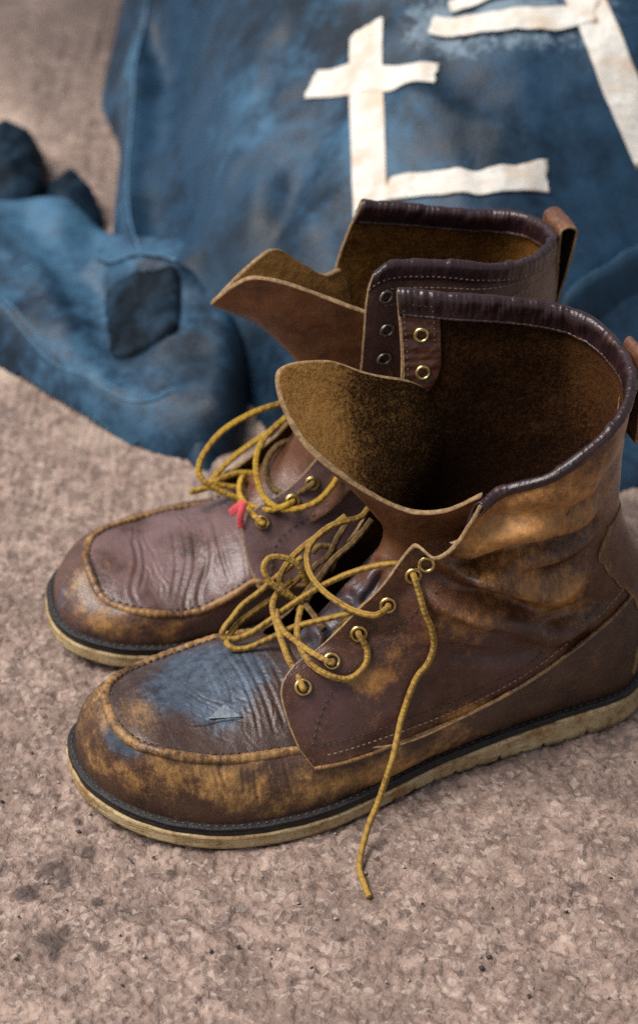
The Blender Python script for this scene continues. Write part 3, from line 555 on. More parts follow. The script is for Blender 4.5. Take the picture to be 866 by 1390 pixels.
'v_scuff':[(29.31,2.0,4.67),(28.11,4.6,3.25),(24.06,5.0,2.58),(29.82,3.0,3.47)]}}
# ------------------------------------------------------------------ ground
def axis_steps(a, b, fine, far, grow=1.12):
    out = list(np.arange(a, b, fine)); st = fine; x = out[-1]
    while x < far: st *= grow; x += st; out.append(x)
    return out
SP1, SP2 = (-13.2, 80.9), (-7.4, 80.8)                    # spilled oil, one drip
SPOTS = [(-14.6, 79.4, 1.0, 1.1), (-11.0, 78.9, .4, 1.2), (-12.8, 76.4, 1.3, 1.0), (-9.4, 78.3, .35, 1.3), (-13.7, 86.5, .4, 1.3), (-5.0, 82.7, .5, .8), (10.1, 89.0, .45, 1.0), (-11.6, 82.4, .5, 1.0), (-10.6, 76.0, .6, .8), (-12.4, 84.5, .35, 1.2), (4.0, 78.0, .5, .7), (13.0, 80.0, .6, .6)]
def build_ground():
    xp = axis_steps(0, 20, .11, 500); xs = np.array([-v for v in xp[:0:-1]] + xp)
    yp = axis_steps(50, 102, .11, 1200, 1.04); ym = axis_steps(0, 2, .2, 300)
    ys = np.array([50 - v for v in ym[:0:-1]] + yp)
    X, Y = np.meshgrid(xs, ys)
    Q = np.stack([X, Y, np.zeros_like(X)], -1)
    iy, ix = np.arange(0, len(ys) + 3, 4), np.arange(0, len(xs) + 3, 4)
    Qc = Q[np.minimum(iy, len(ys) - 1)][:, np.minimum(ix, len(xs) - 1)]
    fy = np.arange(len(ys)) / 4.0; fx = np.arange(len(xs)) / 4.0
    j0 = fy.astype(int); i0 = fx.astype(int); wy = (fy - j0)[:, None]; wx = (fx - i0)[None]
    def low(sc, off, octv):                     # broad noise: worked out on every fourth point
        A = fbm(Qc * sc + off, octv); j1 = np.minimum(j0 + 1, A.shape[0] - 1); i1 = np.minimum(i0 + 1, A.shape[1] - 1)
        return (A[j0][:, i0] * (1 - wx) + A[j0][:, i1] * wx) * (1 - wy) + (A[j1][:, i0] * (1 - wx) + A[j1][:, i1] * wx) * wy
    wq = Q + .45 * np.stack([low(1.1, 60, 2), low(1.1, 80, 2), 0 * X], -1)
    plate = np.minimum(np.abs(fbm(wq * .95 + 9, 2)) * 3.2, 1) ** .7              # crusty plates with worn joints between
    plate2 = np.minimum(np.abs(fbm(wq * 2.4 + 19, 2)) * 3.0, 1) ** .8
    h = .20 * low(.5, 3, 3) + .16 * plate + .06 * plate2 + .035 * fbm(wq * 3.4 + 1, 2, .6)
    pit = sstep(.37, .52, perlin(wq * 1.9 + 31)) + .9 * sstep(.37, .50, perlin(wq * 3.3 + 71))
    h -= .26 * pit
    c = np.abs(low(.28, 5, 4)); h -= .10 * (1 - sstep(.0, .035, c)) * sstep(-.1, .25, low(.2, 40, 2))
    h -= h.max() * .5
    fade = sstep(600, 200, np.abs(X) + np.abs(Y - 100)); Z = h * fade
    # stains: oily dark patch far left, small spill in front, damp behind
    def spot(px, py, r, k=1.0): return k * np.exp(-(((X - px) ** 2 + (Y - py) ** 2) / r ** 2) ** 1.2)
    brk = sstep(-.15, .35, low(.55, 70, 4))
    st = sstep(.35, .75, spot(SP1[0], SP1[1], 1.15, .85) + 1.0 * low(1.3, 7, 4)) + spot(SP2[0], SP2[1], .30, 1.6)
    for px_, py_, r_, k_ in SPOTS: st = st + sstep(.4, .75, spot(px_, py_, r_, .85) + .9 * low(1.3, 17, 4)) * min(k_, 1)
    st = st + sstep(145, 200, Y) * (.45 + .5 * sstep(-.3, .2, low(.09, 2, 3))) + .75 * sstep(128, 150, Y) * sstep(.05, .3, low(.11, 62, 4))
    st = st + .5 * sstep(.25, .55, low(.3, 90, 4)) * brk
    st = st + 1.0 * sstep(.30, .42, low(1.2, 55, 3)) * sstep(.05, .3, low(.25, 12, 2))
    st = st + 1.0 * pit * sstep(-.1, .25, low(.4, 44, 2)) + .30 * (1 - plate) * sstep(-.2, .3, low(.3, 33, 2)) + .12 * (1 - plate2)
    du = sstep(-.1, .35, low(.09, 21, 4)) * sstep(100, 135, Y)
    ob = mesh('ground', np.stack([X, Y, Z], -1).reshape(-1, 3), grid_faces(*X.shape), [M['ground']],
              attrs={'stain': np.clip(st, 0, 1) * .8, 'dust': np.clip(du, 0, 1)})
    ob['kind'] = 'structure'
    # loose grit: uncountable little stones pressed into the surface
    ico = np.array([(0, 0, 1), (.89, 0, .45), (.28, .85, .45), (-.72, .53, .45), (-.72, -.53, .45), (.28, -.85, .45),
                    (.72, .53, -.45), (-.28, .85, -.45), (-.89, 0, -.45), (-.28, -.85, -.45), (.72, -.53, -.45), (0, 0, -1)])
    tri = np.array([(0,1,2),(0,2,3),(0,3,4),(0,4,5),(0,5,1),(1,6,2),(2,7,3),(3,8,4),(4,9,5),(5,10,1),(2,6,7),(3,7,8),(4,8,9),(5,9,10),(1,10,6),(11,7,6),(11,8,7),(11,9,8),(11,10,9),(11,6,10)])
    V, F, MI = [], [], []
    for k in range(3200):
        x, y = random.uniform(-24, 24), 52 + 130 * random.random() ** 1.6
        r = .025 + .11 * random.random() ** 5
        sc = np.array([random.uniform(.7, 1.3), random.uniform(.7, 1.3), random.uniform(.4, .8)]) * r
        a = random.uniform(0, 6.28); ca, sa = math.cos(a), math.sin(a)
        v = ico * (1 + .25 * RNG.normal(size=(12, 1))) * sc
        v = np.stack([v[:, 0] * ca - v[:, 1] * sa + x, v[:, 0] * sa + v[:, 1] * ca + y, v[:, 2] + .02], 1)
        F.append(tri + 12 * k); V.append(v); MI += [1 if random.random() < .45 else 0] * 20
    g = mesh('grit', np.vstack(V), np.vstack(F), [M['pebble'], M['grit_dark']], None, MI)
    tag(g, 'fine pale and dark grit scattered over the brown ground', 'grit', kind='stuff')
build_ground()

# ------------------------------------------------------------------ boots
OUT_LAT = [(-1.3, 0), (-1.15, 1.3), (-.5, 2.5), (.8, 3.4), (2.6, 3.75), (5.4, 3.95), (8.1, 4.1), (12, 4.5), (15.1, 5.35), (18.2, 6.15), (20.6, 6.35), (22.8, 6.2), (25, 5.7), (27.1, 4.7), (28.8, 3.3), (30.1, 1.3), (30.5, -.6)]
OUT_MED = [(30.5, -.6), (30.35, -2.2), (29.5, -3.7), (27.6, -4.9), (25, -5.5), (22, -5.5), (19, -5.1), (15, -4.4), (12, -4.05), (8, -3.9), (5.4, -3.9), (2.6, -3.75), (.8, -3.4), (-.5, -2.5), (-1.15, -1.3), (-1.3, 0)]
def zb(x): return .9 * np.clip((x - 21.5) / 9, 0, 1) ** 2
def thick(x): return .90 + .85 * sstep(14, 3, x)
def build_boot(root, pre, side, mats, lace_mat_name, opts):
    """side=+1: lateral side is +y (left boot); -1: mirrored outline"""
    up, toe = M[mats[0]], M[mats[1]]
    nlat, nmed = (OUT_LAT, OUT_MED) if side > 0 else ([(x, -y) for x, y in OUT_MED[::-1]], [(x, -y) for x, y in OUT_LAT[::-1]])
    q = 2 if opts['fine'] else 1
    # --- outline, running +y side heel -> toe -> -y side heel
    A = curve(np.array(nlat), 260 * q); B = curve(np.array(nmed), 260 * q)
    ol = np.vstack([A, B[1:]]); n = len(ol)
    tn = np.gradient(ol, axis=0); tn /= np.linalg.norm(tn, axis=1, keepdims=True)
    on = np.stack([tn[:, 1] * -1, tn[:, 0]], 1)
    if np.mean(np.sum(on * (ol - ol.mean(0)), 1)) < 0: on = -on
    x = ol[:, 0]
    s = np.r_[0, np.cumsum(np.linalg.norm(np.diff(ol, axis=0), axis=1))]
    # --- outsole
    prof = [(-.35, 0, 0), (-.10, 0.0, .02), (0, .12, .10), (.03, .3, .25), (-.02, .55, .5), (.02, .8, .75), (.03, .93, .93), (-.06, 1, 1), (-.5, 1, 1)]
    rows = []
    tread = np.exp(-((((s + .35) % 1.3) - .65) / .11) ** 2) * sstep(0, 3, x) * sstep(19, 15, x) * .45 * (.4 + .6 * sstep(-.2, .3, perlin(np.stack([s, s * 0, s * 0], 1) * .7)))
    for k, (o, zf, _) in enumerate(prof):
        wob = .06 * perlin(np.stack([s * .8, s * 0 + k * .9, s * 0 + 3], 1)) + .035 * perlin(np.stack([s * 3, s * 0 + k * 2.1, s * 0], 1))
        z = zb(x) + thick(x) * zf + (tread if zf < .3 else 0) * (1 if zf < .1 else .6)
        rows.append(np.column_stack([ol + on * (o + wob + .03)[:, None], z + wob * .5 * (zf > 0)]))
    P = np.stack(rows)
    V = P.reshape(-1, 3); F = [tuple(f) for f in grid_faces(len(prof), n).tolist()]
    F.append(tuple(range(n - 1))); F.append(tuple((len(prof) - 1) * n + i for i in range(n - 2, -1, -1)))
    dirt = np.tile(.6 * sstep(.3, .0, np.array([p[1] for p in prof]))[:, None], (1, n)) + .5 * sstep(12, 0, x)[None] * np.ones((len(prof), 1))
    so = mesh('outsole', V, F, [M['sole']], root, attrs={'dirt': dirt.reshape(-1)})
    # --- midsole and welt
    pr = [(-.4, 0), (-.02, 0), (.02, .12), (.0, .5), (-.06, .62), (-.02, .66), (.03, .72), (.03, .92), (-.06, 1.0), (-.45, 1.0), (-1.2, .95)]
    mt = .50 - .16 * sstep(14, 3, x)
    rows = []
    for k, (o, zf) in enumerate(pr):
        wob = .06 * perlin(np.stack([s * .9, s * 0 + k * .7 + 9, s * 0 + 3], 1)) + .025 * perlin(np.stack([s * 3.1, s * 0 + k * .7 + 9, s * 0 + 3], 1))
        rows.append(np.column_stack([ol + on * (o - .05 + wob)[:, None], zb(x) + thick(x) + .003 + mt * zf]))
    P = np.stack(rows); V = P.reshape(-1, 3); F = [tuple(f) for f in grid_faces(len(pr), n).tolist()]
    F.append(tuple((len(pr) - 1) * n + i for i in range(n - 2, -1, -1)))
    we = mesh('welt', V, F, [M['welt']], root)
    wl = np.column_stack([ol - on * .26, zb(x) + thick(x) + mt + .0])
    stitches('welt_stitching', wl, np.tile([0, 0, 1.], (n, 1)), M['thread'], we, .42, .28, .05, .0)

    # --- quarters (side leather) as Coons patches
    back = [(-.9, 0, 9.0), (.0, 0, 10.6), (.75, 0, 12.4), (1.05, 0, 15.5), (.95, 0, 18.5), tuple(D[pre + opts['top_p']][-1])]
    back[-1] = D[pre + opts['top_p']][-1]
    nu, nv = (300, 300) if opts['fine'] else (230, 230)
    def quarter(b, t, f, sign, bulge):
        Bc, Tc, Fc, Kc = curve(D[pre + b], nu), curve(D[pre + t], nu), curve(D[pre + f], nv), curve(back, nv)
        P = coons(Bc, Tc, Fc, Kc)
        P = smooth_grid(P, 2)
        su = Surf(P, sign)
        if np.mean(su.N[..., 1]) * np.mean(P[..., 1]) < 0: su.N = -su.N
        u = np.linspace(0, 1, nu)[None, :]; v = np.linspace(0, 1, nv)[:, None]
        d = bulge(u, v, P)
        P2 = P + d[..., None] * smooth_grid(su.N, 30)
        return Surf(P2, sign), u, v
    Pq, u, v = quarter(opts['bot_p'], opts['top_p'], opts['front_p'], -1, opts['bulge_p'])
    Nq, _, _ = quarter(opts['bot_n'], opts['top_n'], opts['front_n'], 1, opts['bulge_n'])
    for su, sg in ((Pq, 1), (Nq, -1)):                    # outward normals
        if np.mean(su.N[..., 1]) * sg < 0: su.N = -su.N
    th = .24
    qs = {}
    for nm, su, key in (('p', Pq, 'p'), ('n', Nq, 'n')):
        d, at = opts['wear_' + key](u, v, su.P)
        ind = d + .03 * fbm(su.P * 1.6, 3) + .012 * perlin(su.P * 9)
        d = d + .022 * fbm(su.P * 1.1 + 5, 3) + .008 * perlin(su.P * 4.2)
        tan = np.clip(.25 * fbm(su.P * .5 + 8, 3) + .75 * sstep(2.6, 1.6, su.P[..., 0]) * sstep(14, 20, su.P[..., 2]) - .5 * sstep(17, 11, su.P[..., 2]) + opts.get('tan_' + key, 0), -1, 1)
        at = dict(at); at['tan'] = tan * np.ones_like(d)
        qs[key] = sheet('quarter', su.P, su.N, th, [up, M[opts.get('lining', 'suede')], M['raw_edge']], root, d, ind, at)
    tag(qs['p'], opts['lab_p']); tag(qs['n'], opts['lab_n'])

    # --- lower vamp (wall between welt and seam)
    seam = np.array(D[pre + 'seam'])
    bp, bn = np.array(D[pre + opts['bot_p']]), np.array(D[pre + opts['bot_n']])
    topc = np.vstack([bp[::-1][:-2] - [0, .1, 0], seam[1:-1] , bn[2:] + [0, .1, 0]])
    kk = np.argmax(seam[:, 0])
    lip = .22 * sstep(0, 1.5, np.abs(bp[:, 1]))[:, None] * [0, 1, 0]
    segs_top = [np.vstack([(bp + lip)[::-1][:-2], seam[1:3]]), seam[2:kk + 1], seam[kk:-2], np.vstack([seam[-3:-1], (bn - lip)[2:]])]
    inn = np.column_stack([ol - on * .42, zb(x) + thick(x) + mt - .06])
    xa, xb = seam[2, 0], seam[-3, 0]; ip = np.argmin(np.abs(A[:, 0] - xa)); im = len(A) - 1 + np.argmin(np.abs(B[:, 0] - xb)); it = len(A) - 1
    segs_bot = [inn[:ip + 1], inn[ip:it + 1], inn[it:im + 1], inn[im:]]
    m = 180 if opts['fine'] else 120
    TT = np.vstack([curve(sg, m)[(0 if k == 0 else 1):] for k, sg in enumerate(segs_top)])
    BB = np.vstack([resample(sg, m)[(0 if k == 0 else 1):] for k, sg in enumerate(segs_bot)])
    def sm1(Z, it):
        Z = Z.copy()
        for _ in range(it): Z[1:-1] = .5 * Z[1:-1] + .25 * (Z[2:] + Z[:-2])
        return Z
    BB = sm1(BB, 12); TT = sm1(TT, 6)
    nvv = 70 if opts['fine'] else 48
    w = np.linspace(0, 1, nvv)[:, None, None] * np.pi / 2
    g = np.sin(w) ** .95; h = 1 - np.cos(w) ** 1.05
    front = sstep(15, 20, TT[:, 0])[None, :, None]
    lin = w / (np.pi / 2); g = .72 * g + .28 * lin; h = .72 * h + .28 * lin
    g = g * front + (w / (np.pi / 2)) * (1 - front); h = h * front + (w / (np.pi / 2)) * (1 - front)
    P = np.empty((nvv, len(TT), 3))
    P[..., :2] = BB[None, :, :2] * (1 - h) + TT[None, :, :2] * h
    P[..., 2:] = BB[None, :, 2:] * (1 - g) + TT[None, :, 2:] * g
    vv = np.linspace(0, 1, nvv)[:, None]
    su = Surf(P)
    cen = np.array([14, 0]); sg = np.sign(np.mean(np.sum(su.N[..., :2] * (P[..., :2] - cen), -1)))
    su.N *= sg
    bul = .28 * np.sin(np.pi * np.clip(vv, 0, 1)) * (1 - front[..., 0]) + .10 * np.sin(np.pi * vv) * front[..., 0]
    P = P + bul[..., None] * su.N
    su = Surf(P); su.N *= np.sign(np.mean(np.sum(su.N[..., :2] * (P[..., :2] - cen), -1)))
    d, at = opts['wear_vamp'](vv, P)
    d = d + .03 * fbm(P * .9 + 2, 3) + .012 * perlin(P * 3.3)
    vampP, vampN = P, su.N
    vamp = sheet('lower_vamp', P, su.N, .22, [toe, M['suede'], M['raw_edge']], root, d, None, at)
    # pleated moccasin seam
    Sm = curve(seam[1:-1], 900); nS = len(Sm); ss = np.r_[0, np.cumsum(np.linalg.norm(np.diff(Sm, axis=0), axis=1))]
    Sm = Sm + np.stack([.05 * perlin(np.stack([ss * .9, ss * 0, ss * 0 + k], 1)) for k in range(3)], 1)
    def pleat(s_, a_, Q):
        return (.028 * np.abs(np.sin(np.pi * s_ / .45 + 1.3 * np.sin(s_ * .8))) - .03) * (np.ones_like(a_)) + .035 * perlin(np.stack(np.broadcast_arrays(s_ * 3, a_ * .9, 0 * s_ + 4), -1)) + .05 * perlin(np.stack(np.broadcast_arrays(s_ * .8, a_ * .6, 0 * s_ + 14), -1))
    rS = opts.get('seam_r', .235) * np.minimum(1, np.minimum(ss, ss[-1] - ss) / .8 + .5)
    seam_o = tube('moccasin_seam', Sm - [0, 0, .03], rS, [toe], root, 18, pleat)
    for nme, val in (('scuff', .8), ('plum', .1), ('blue', -.3), ('dark', .22)):
        a_ = seam_o.data.attributes.new(nme, 'FLOAT', 'POINT')
        a_.data.foreach_set('value', (val + .35 * RNG.normal(size=len(seam_o.data.vertices)) * 0 + .3 * fbm(np.array([vv_.co[:] for vv_ in seam_o.data.vertices]) * 100 * .45, 2) * 2.2).astype(np.float32))
    cenp = np.array([23, 0, 4.0]); inward = cenp - Sm; inward[:, 2] = 0; inward /= np.linalg.norm(inward, axis=1, keepdims=True)
    stitches('seam_stitching', Sm + inward * .19 + [0, 0, .13], inward * .5 + [0, 0, 1.], M['thread'], seam_o, .40, .27, .05, .02)

    # turned edge bead along the bottom of the side in view
    bb = curve(D[pre + opts['bot_p']], 300)[:285]; nb_ = np.array([.2, .95, .1])
    bead = tube('edge_bead', bb + nb_ * .10 + [0, 0, -.04], .115, [toe], root, 10, lambda s_, a_, Q: .03 * perlin(np.stack(np.broadcast_arrays(s_ * 2, a_ * .8, 0 * s_ + 4), -1)))
    for nme, val in (('scuff', .6), ('plum', .0), ('blue', -.4), ('dark', .1)):
        a_ = bead.data.attributes.new(nme, 'FLOAT', 'POINT'); a_.data.foreach_set('value', np.full(len(bead.data.vertices), val, np.float32))

    # --- toe plug (apron) inside the seam
    nn_ = 240 if opts['fine'] else 170
    L = curve(seam[:kk + 1][::-1], nn_); R = curve(seam[kk:], nn_)
    mw = 200 if opts['fine'] else 140
    w = np.linspace(0, 1, mw)[None, :, None]
    P = L[:, None] * (1 - w) + R[:, None] * w
    width = np.linalg.norm(L - R, axis=1)[:, None]
    W = w[..., 0]
    crown = (4 * W * (1 - W)) ** .8
    xs_ = P[..., 0]
    P[..., 2] += crown * (.10 * np.minimum(width, 6) * .75 + opts['rise'] * sstep(26, 18, xs_))
    su = Surf(P); su.N *= np.sign(np.mean(su.N[..., 2]))
    plugP = P; t_ = np.linspace(0, 1, nn_)[:, None]
    d, at = opts['wear_plug'](t_, W, P)
    d = d + .03 * fbm(P * 1.0 + 12, 3) + .010 * perlin(P * 4)
    sheet('toe_plug', P, su.N, .2, [toe, M['suede'], M['raw_edge']], root, d, None, at)

    # --- insole floor
    fl = np.column_stack([(ol - on * .6), np.full(n, 2.9)])[:-1]
    mesh('insole', fl, [tuple(range(len(fl)))], [M['suede']], root)

    # --- heel counter and backstay
    zc = [2.75, 5.2, 7.7, 9.8, 11.2, 12.4]
    lat = [(.3, 3.0, 2.75), (.0, 2.9, 5.2), (.45, 2.7, 7.7), (1.9, 2.85, 9.8), (2.7, 2.65, 11.2), (2.2, 1.8, 12.5)]
    latm = [(-.75, 1.8, 2.75), (-.85, 1.8, 5.2), (-.55, 1.7, 7.7), (.25, 1.7, 9.8), (.95, 1.5, 11.2), (1.25, 1.0, 12.7)]
    mid = [(-1.15, 0, 2.75), (-1.4, 0, 5.2), (-1.3, 0, 7.7), (-.55, 0, 9.8), (.15, 0, 11.2), (.6, 0, 13.0)]
    rows = []
    for a, b, c in zip(lat, latm, mid):
        rows.append([(a[0], a[1], a[2]), (b[0], b[1], b[2]), c, (b[0], -b[1], b[2]), (a[0], -a[1], a[2])])
    P = net(rows, 110, 120); su = Surf(P); su.N *= np.sign(np.mean(su.N[..., 0] * -1))
    cloud = np.vstack([Pq.P[::4, ::4].reshape(-1, 3), Nq.P[::4, ::4].reshape(-1, 3), vampP[::2, ::2].reshape(-1, 3)])
    nrm_c = np.vstack([Pq.N[::4, ::4].reshape(-1, 3), Nq.N[::4, ::4].reshape(-1, 3), vampN[::2, ::2].reshape(-1, 3)])
    cloud_m = (cloud[:, 0] < 6); cloud, nrm_c = cloud[cloud_m], nrm_c[cloud_m]
    fl_ = P.reshape(-1, 3); nn_i = np.array([np.argmin(((cloud - p_) ** 2).sum(1)) for p_ in fl_])
    P = smooth_grid((cloud[nn_i] + .13 * nrm_c[nn_i]).reshape(P.shape), 10)
    su = Surf(P); su.N *= np.sign(np.mean(su.N[..., 0] * -1))
    W_ = np.ones(P.shape[:2])
    d = .03 * fbm(P * .8, 3) + .09 * sstep(.75, 1.0, np.abs(np.linspace(-1, 1, 110)))[None] * perlin(P * .9 + 3)
    dk = .35 + .3 * fbm(P * .6 + 4, 3)
    sheet('heel_counter', P, su.N, .2, [up, M['suede'], M['raw_edge']], root, d, None,
          {'scuff': .25 * fbm(P * .7, 2) + .35 * sstep(.8, 1, np.abs(np.linspace(-1, 1, 110)))[None] * W_, 'plum': .3 * W_, 'blue': 0 * W_, 'dark': dk})

    # --- tongue
    T = net(D[pre + 'tongue'], 260, 240)
    su = Surf(T); su.N *= np.sign(np.mean(su.N[..., 0])) 
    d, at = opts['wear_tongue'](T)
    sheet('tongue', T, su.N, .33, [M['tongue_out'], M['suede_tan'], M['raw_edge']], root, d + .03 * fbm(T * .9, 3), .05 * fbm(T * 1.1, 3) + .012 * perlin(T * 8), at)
    Ts = su

    # --- collar binding rolled over the rim, front corner of one side round the heel to the other
    def topline(su):
        P, N = su.P, su.N
        k = 14
        Tn = P[-1 - k] - P[-1]; Tn /= np.linalg.norm(Tn, axis=1, keepdims=True)
        return P[-1], N[-3], Tn
    a, b = topline(Pq), topline(Nq)
    Rm, Rn, Rt = [np.vstack([p_, q_[::-1][1:]]) for p_, q_ in zip(a, b)]
    nr = 900 if opts['fine'] else 600
    if opts.get('corner'):
        k0 = int(nu * opts['corner'])
        Rn[:k0] = Rn[k0]; Rt[:k0] = Rt[k0]
    Rn, Rt = sm1(Rn, 80), sm1(Rt, 80)
    dd = np.r_[0, np.cumsum(np.linalg.norm(np.diff(Rm, axis=0), axis=1))]; tt = np.linspace(0, dd[-1], nr)
    Rm, Rn, Rt = [np.stack([np.interp(tt, dd, Z[:, i]) for i in range(3)], 1) for Z in (Rm, Rn, Rt)]
    Rn /= np.linalg.norm(Rn, axis=1, keepdims=True); Rt -= Rn * np.sum(Rn * Rt, 1, keepdims=True); Rt /= np.linalg.norm(Rt, axis=1, keepdims=True)
    sec = np.array([(.95, -.02), (.92, .05), (.85, .085), (.6, .10), (.35, .13), (.12, .14), (-.05, .09), (-.14, -.02), (-.17, -.14), (-.13, -.27), (-.02, -.37), (.15, -.43), (.45, -.43), (.8, -.40), (1.0, -.39), (1.2, -.38), (1.28, -.34), (1.3, -.26)])
    sec[:, 0] = np.where(sec[:, 1] > 0, sec[:, 0] * opts.get('outer', 1.0), sec[:, 0]); sec[0, 0] *= opts.get('outer', 1.0)
    sec = curve(sec, 46); ns = len(sec)
    sn = np.stack([-np.gradient(sec[:, 1]), np.gradient(sec[:, 0])], 1); sn /= np.linalg.norm(sn, axis=1, keepdims=True)
    c_ = sec - np.array([.4, -.15]); sn *= np.sign(np.mean(np.sum(sn * c_, 1)))
    kq = np.linspace(0, 1, ns)
    tcol = tt[:, None]
    puck = perlin(np.stack(np.broadcast_arrays(tcol * 1.5 + .25 * np.sin(kq * 6)[None], kq[None] * 1.1, 0 * tcol + 2), -1)) * .24
    puck = puck + perlin(np.stack(np.broadcast_arrays(tcol * 4.2 + .5 * kq[None], kq[None] * 2.0, 0 * tcol + 7), -1)) * .10
    puck = puck + perlin(np.stack(np.broadcast_arrays(tcol * 11, kq[None] * 3.0, 0 * tcol + 7), -1)) * .018
    env = (.35 + .65 * np.exp(-((kq - .62) / .2) ** 2))[None] * sstep(0, .08, kq)[None] * sstep(1, .93, kq)[None]
    off = puck * env
    sd_ = sec[None] + off[..., None] * sn[None]
    # the legs of the binding lie on the side leather: sample it down from the rim
    def below(su, uu, dist):
        n_v = su.P.shape[0]; ll = np.linalg.norm(np.diff(su.P, axis=0), axis=2)[::-1][:60].mean(0)
        l_ = np.interp(uu, np.linspace(0, 1, len(ll)), ll)[:, None]
        vv_ = 1 - np.maximum(dist, 0) / l_ / (n_v - 1); uv_ = np.broadcast_to(uu[:, None], vv_.shape)
        return su.at(uv_, vv_), su.n(uv_, vv_)
    u_all = tt / dd[-1]; la = dd[nu - 1] / dd[-1]
    ua = np.interp(tt, dd[:nu], np.linspace(0, 1, nu)); ub = np.interp(tt, dd[nu - 1:], np.linspace(1, 0, nu))
    isA = tt <= dd[nu - 1]
    d_ = sd_[..., 0]
    PA, NA = below(Pq, ua, d_); PB, NB = below(Nq, ub, d_)
    Pl = np.where(isA[:, None, None], PA, PB); Nl = np.where(isA[:, None, None], NA, NB)
    Nl = smooth_grid(Nl, 20); Nl /= np.linalg.norm(Nl, axis=2, keepdims=True)
    P = Pl + Rt[:, None] * np.minimum(d_, 0)[..., None] + Nl * sd_[..., 1:]
    P = np.concatenate([P[:1] * .0 + Rm[:1, None] + (P[:1] - Rm[:1, None]) * .75, P, Rm[-1:, None] + (P[-1:] - Rm[-1:, None]) * .75], 0)
    V = P.reshape(-1, 3); F = grid_faces(P.shape[0], ns)
    one = np.ones(P.shape[:2])
    bo = mesh('collar_binding', V, F, [M['binding']], root, None,
              {'scuff': (.25 * fbm(P * .9, 3) + .1), 'plum': one * (.75 + .2 * side * 0), 'blue': .15 * fbm(P * .5, 2), 'dark': one * .05})
    so_ = bo.modifiers.new('thickness', 'SOLIDIFY'); so_.thickness = .0006; so_.offset = 0
    # stitched piping below the inner roll
    pp = smooth_grid(P[1:-1], 6)[:, -4] if len(P) == nr + 2 else P[:, -4]
    pp = pp[6:-6]
    pip = tube('piping', pp, .085, [M['binding']], bo, 10, lambda s_, a_, Q: .02 * np.abs(np.sin(np.pi * s_ / .3)) + 0 * a_)
    for nme, val in (('scuff', .35), ('plum', 1.0), ('blue', -.1), ('dark', -.3)):
        a_ = pip.data.attributes.new(nme, 'FLOAT', 'POINT'); a_.data.foreach_set('value', np.full(len(pip.data.vertices), val, np.float32))
    if opts.get('outer', 1) > .9: stitches('collar_stitching', P[1:-1, 4], Rn, M['thread_tan'], bo, .30, .2, .035, .01)

    # --- pull loop at the back
    bx, bz = back[-1][0], back[-1][2]
    lp = curve([(bx - .16, 0, bz - 4.6), (bx - .22, 0, bz - 2.5), (bx - .27, 0, bz - .3), (bx - .38, 0, bz + .2), (bx - .85, 0, bz + .38), (bx - 1.4, 0, bz + .05), (bx - 1.35, 0, bz - .8), (bx - .95, 0, bz - 2.6), (bx - .45, 0, bz - 4.5)], 120)
    lp[:, 0] = bx - .2 + (lp[:, 0] - bx + .2) * opts.get('loop_k', 1.0)
    wv = np.linspace(-1.15, 1.15, 30)
    P = np.repeat(lp[:, None], 30, 1); P[..., 1] += wv[None] + opts.get('loop_y', 0); P[..., 0] += .10 * (wv[None] ** 2) * sstep(bz - 3.5, bz - 1, lp[:, 2])[:, None] * .35
    su = Surf(P); one = np.ones(P.shape[:2])
    if np.mean(su.N[:40, :, 0]) < 0: pass
    su.N *= np.sign(np.mean((su.N * (P - P.mean((0, 1)))).sum(-1)))
    sheet('pull_loop', P, su.N, .17, [M['loop'], M['suede'], M['raw_edge']], root, .03 * fbm(P, 2), None, {'scuff': .35 * one, 'plum': .2 * one, 'blue': 0 * one, 'dark': 0 * one})
    return dict(Pq=Pq, Nq=Nq, vamp=vampP, plug=plugP)

EY = None
def eyelet_mesh(matn):
    prof = [(.15, -.30), (.155, -.02), (.175, .05), (.215, .075), (.265, .055), (.29, .005), (.285, -.03)]
    V, F = lathe(prof, 28)
    V2 = np.vstack([V, [[0, 0, -.28]]]); k = np.arange(28); c = len(V)
    F = [tuple(f) for f in F.tolist()] + [(c, int((i + 1) % 28), int(i)) for i in k]
    me_o = None
    return V2, F, len(F) - 28
def add_eyelet(p, nrm, parent, metal, scale=1.0):
    V, F, nf = eyelet_mesh(metal)
    V = orient(V * scale, p, nrm)
    mi = [0] * nf + [1] * (len(F) - nf)
    seg = 28
    mi[:seg] = [1] * seg
    return mesh('eyelet', V, F, [M[metal], M['hole']], parent, mi)
def braid(s_, a_, Q):
    return .016 * np.sin(2 * np.pi * s_ / .26 + 3 * a_) * np.sin(2 * np.pi * s_ / .26 - 3 * a_)
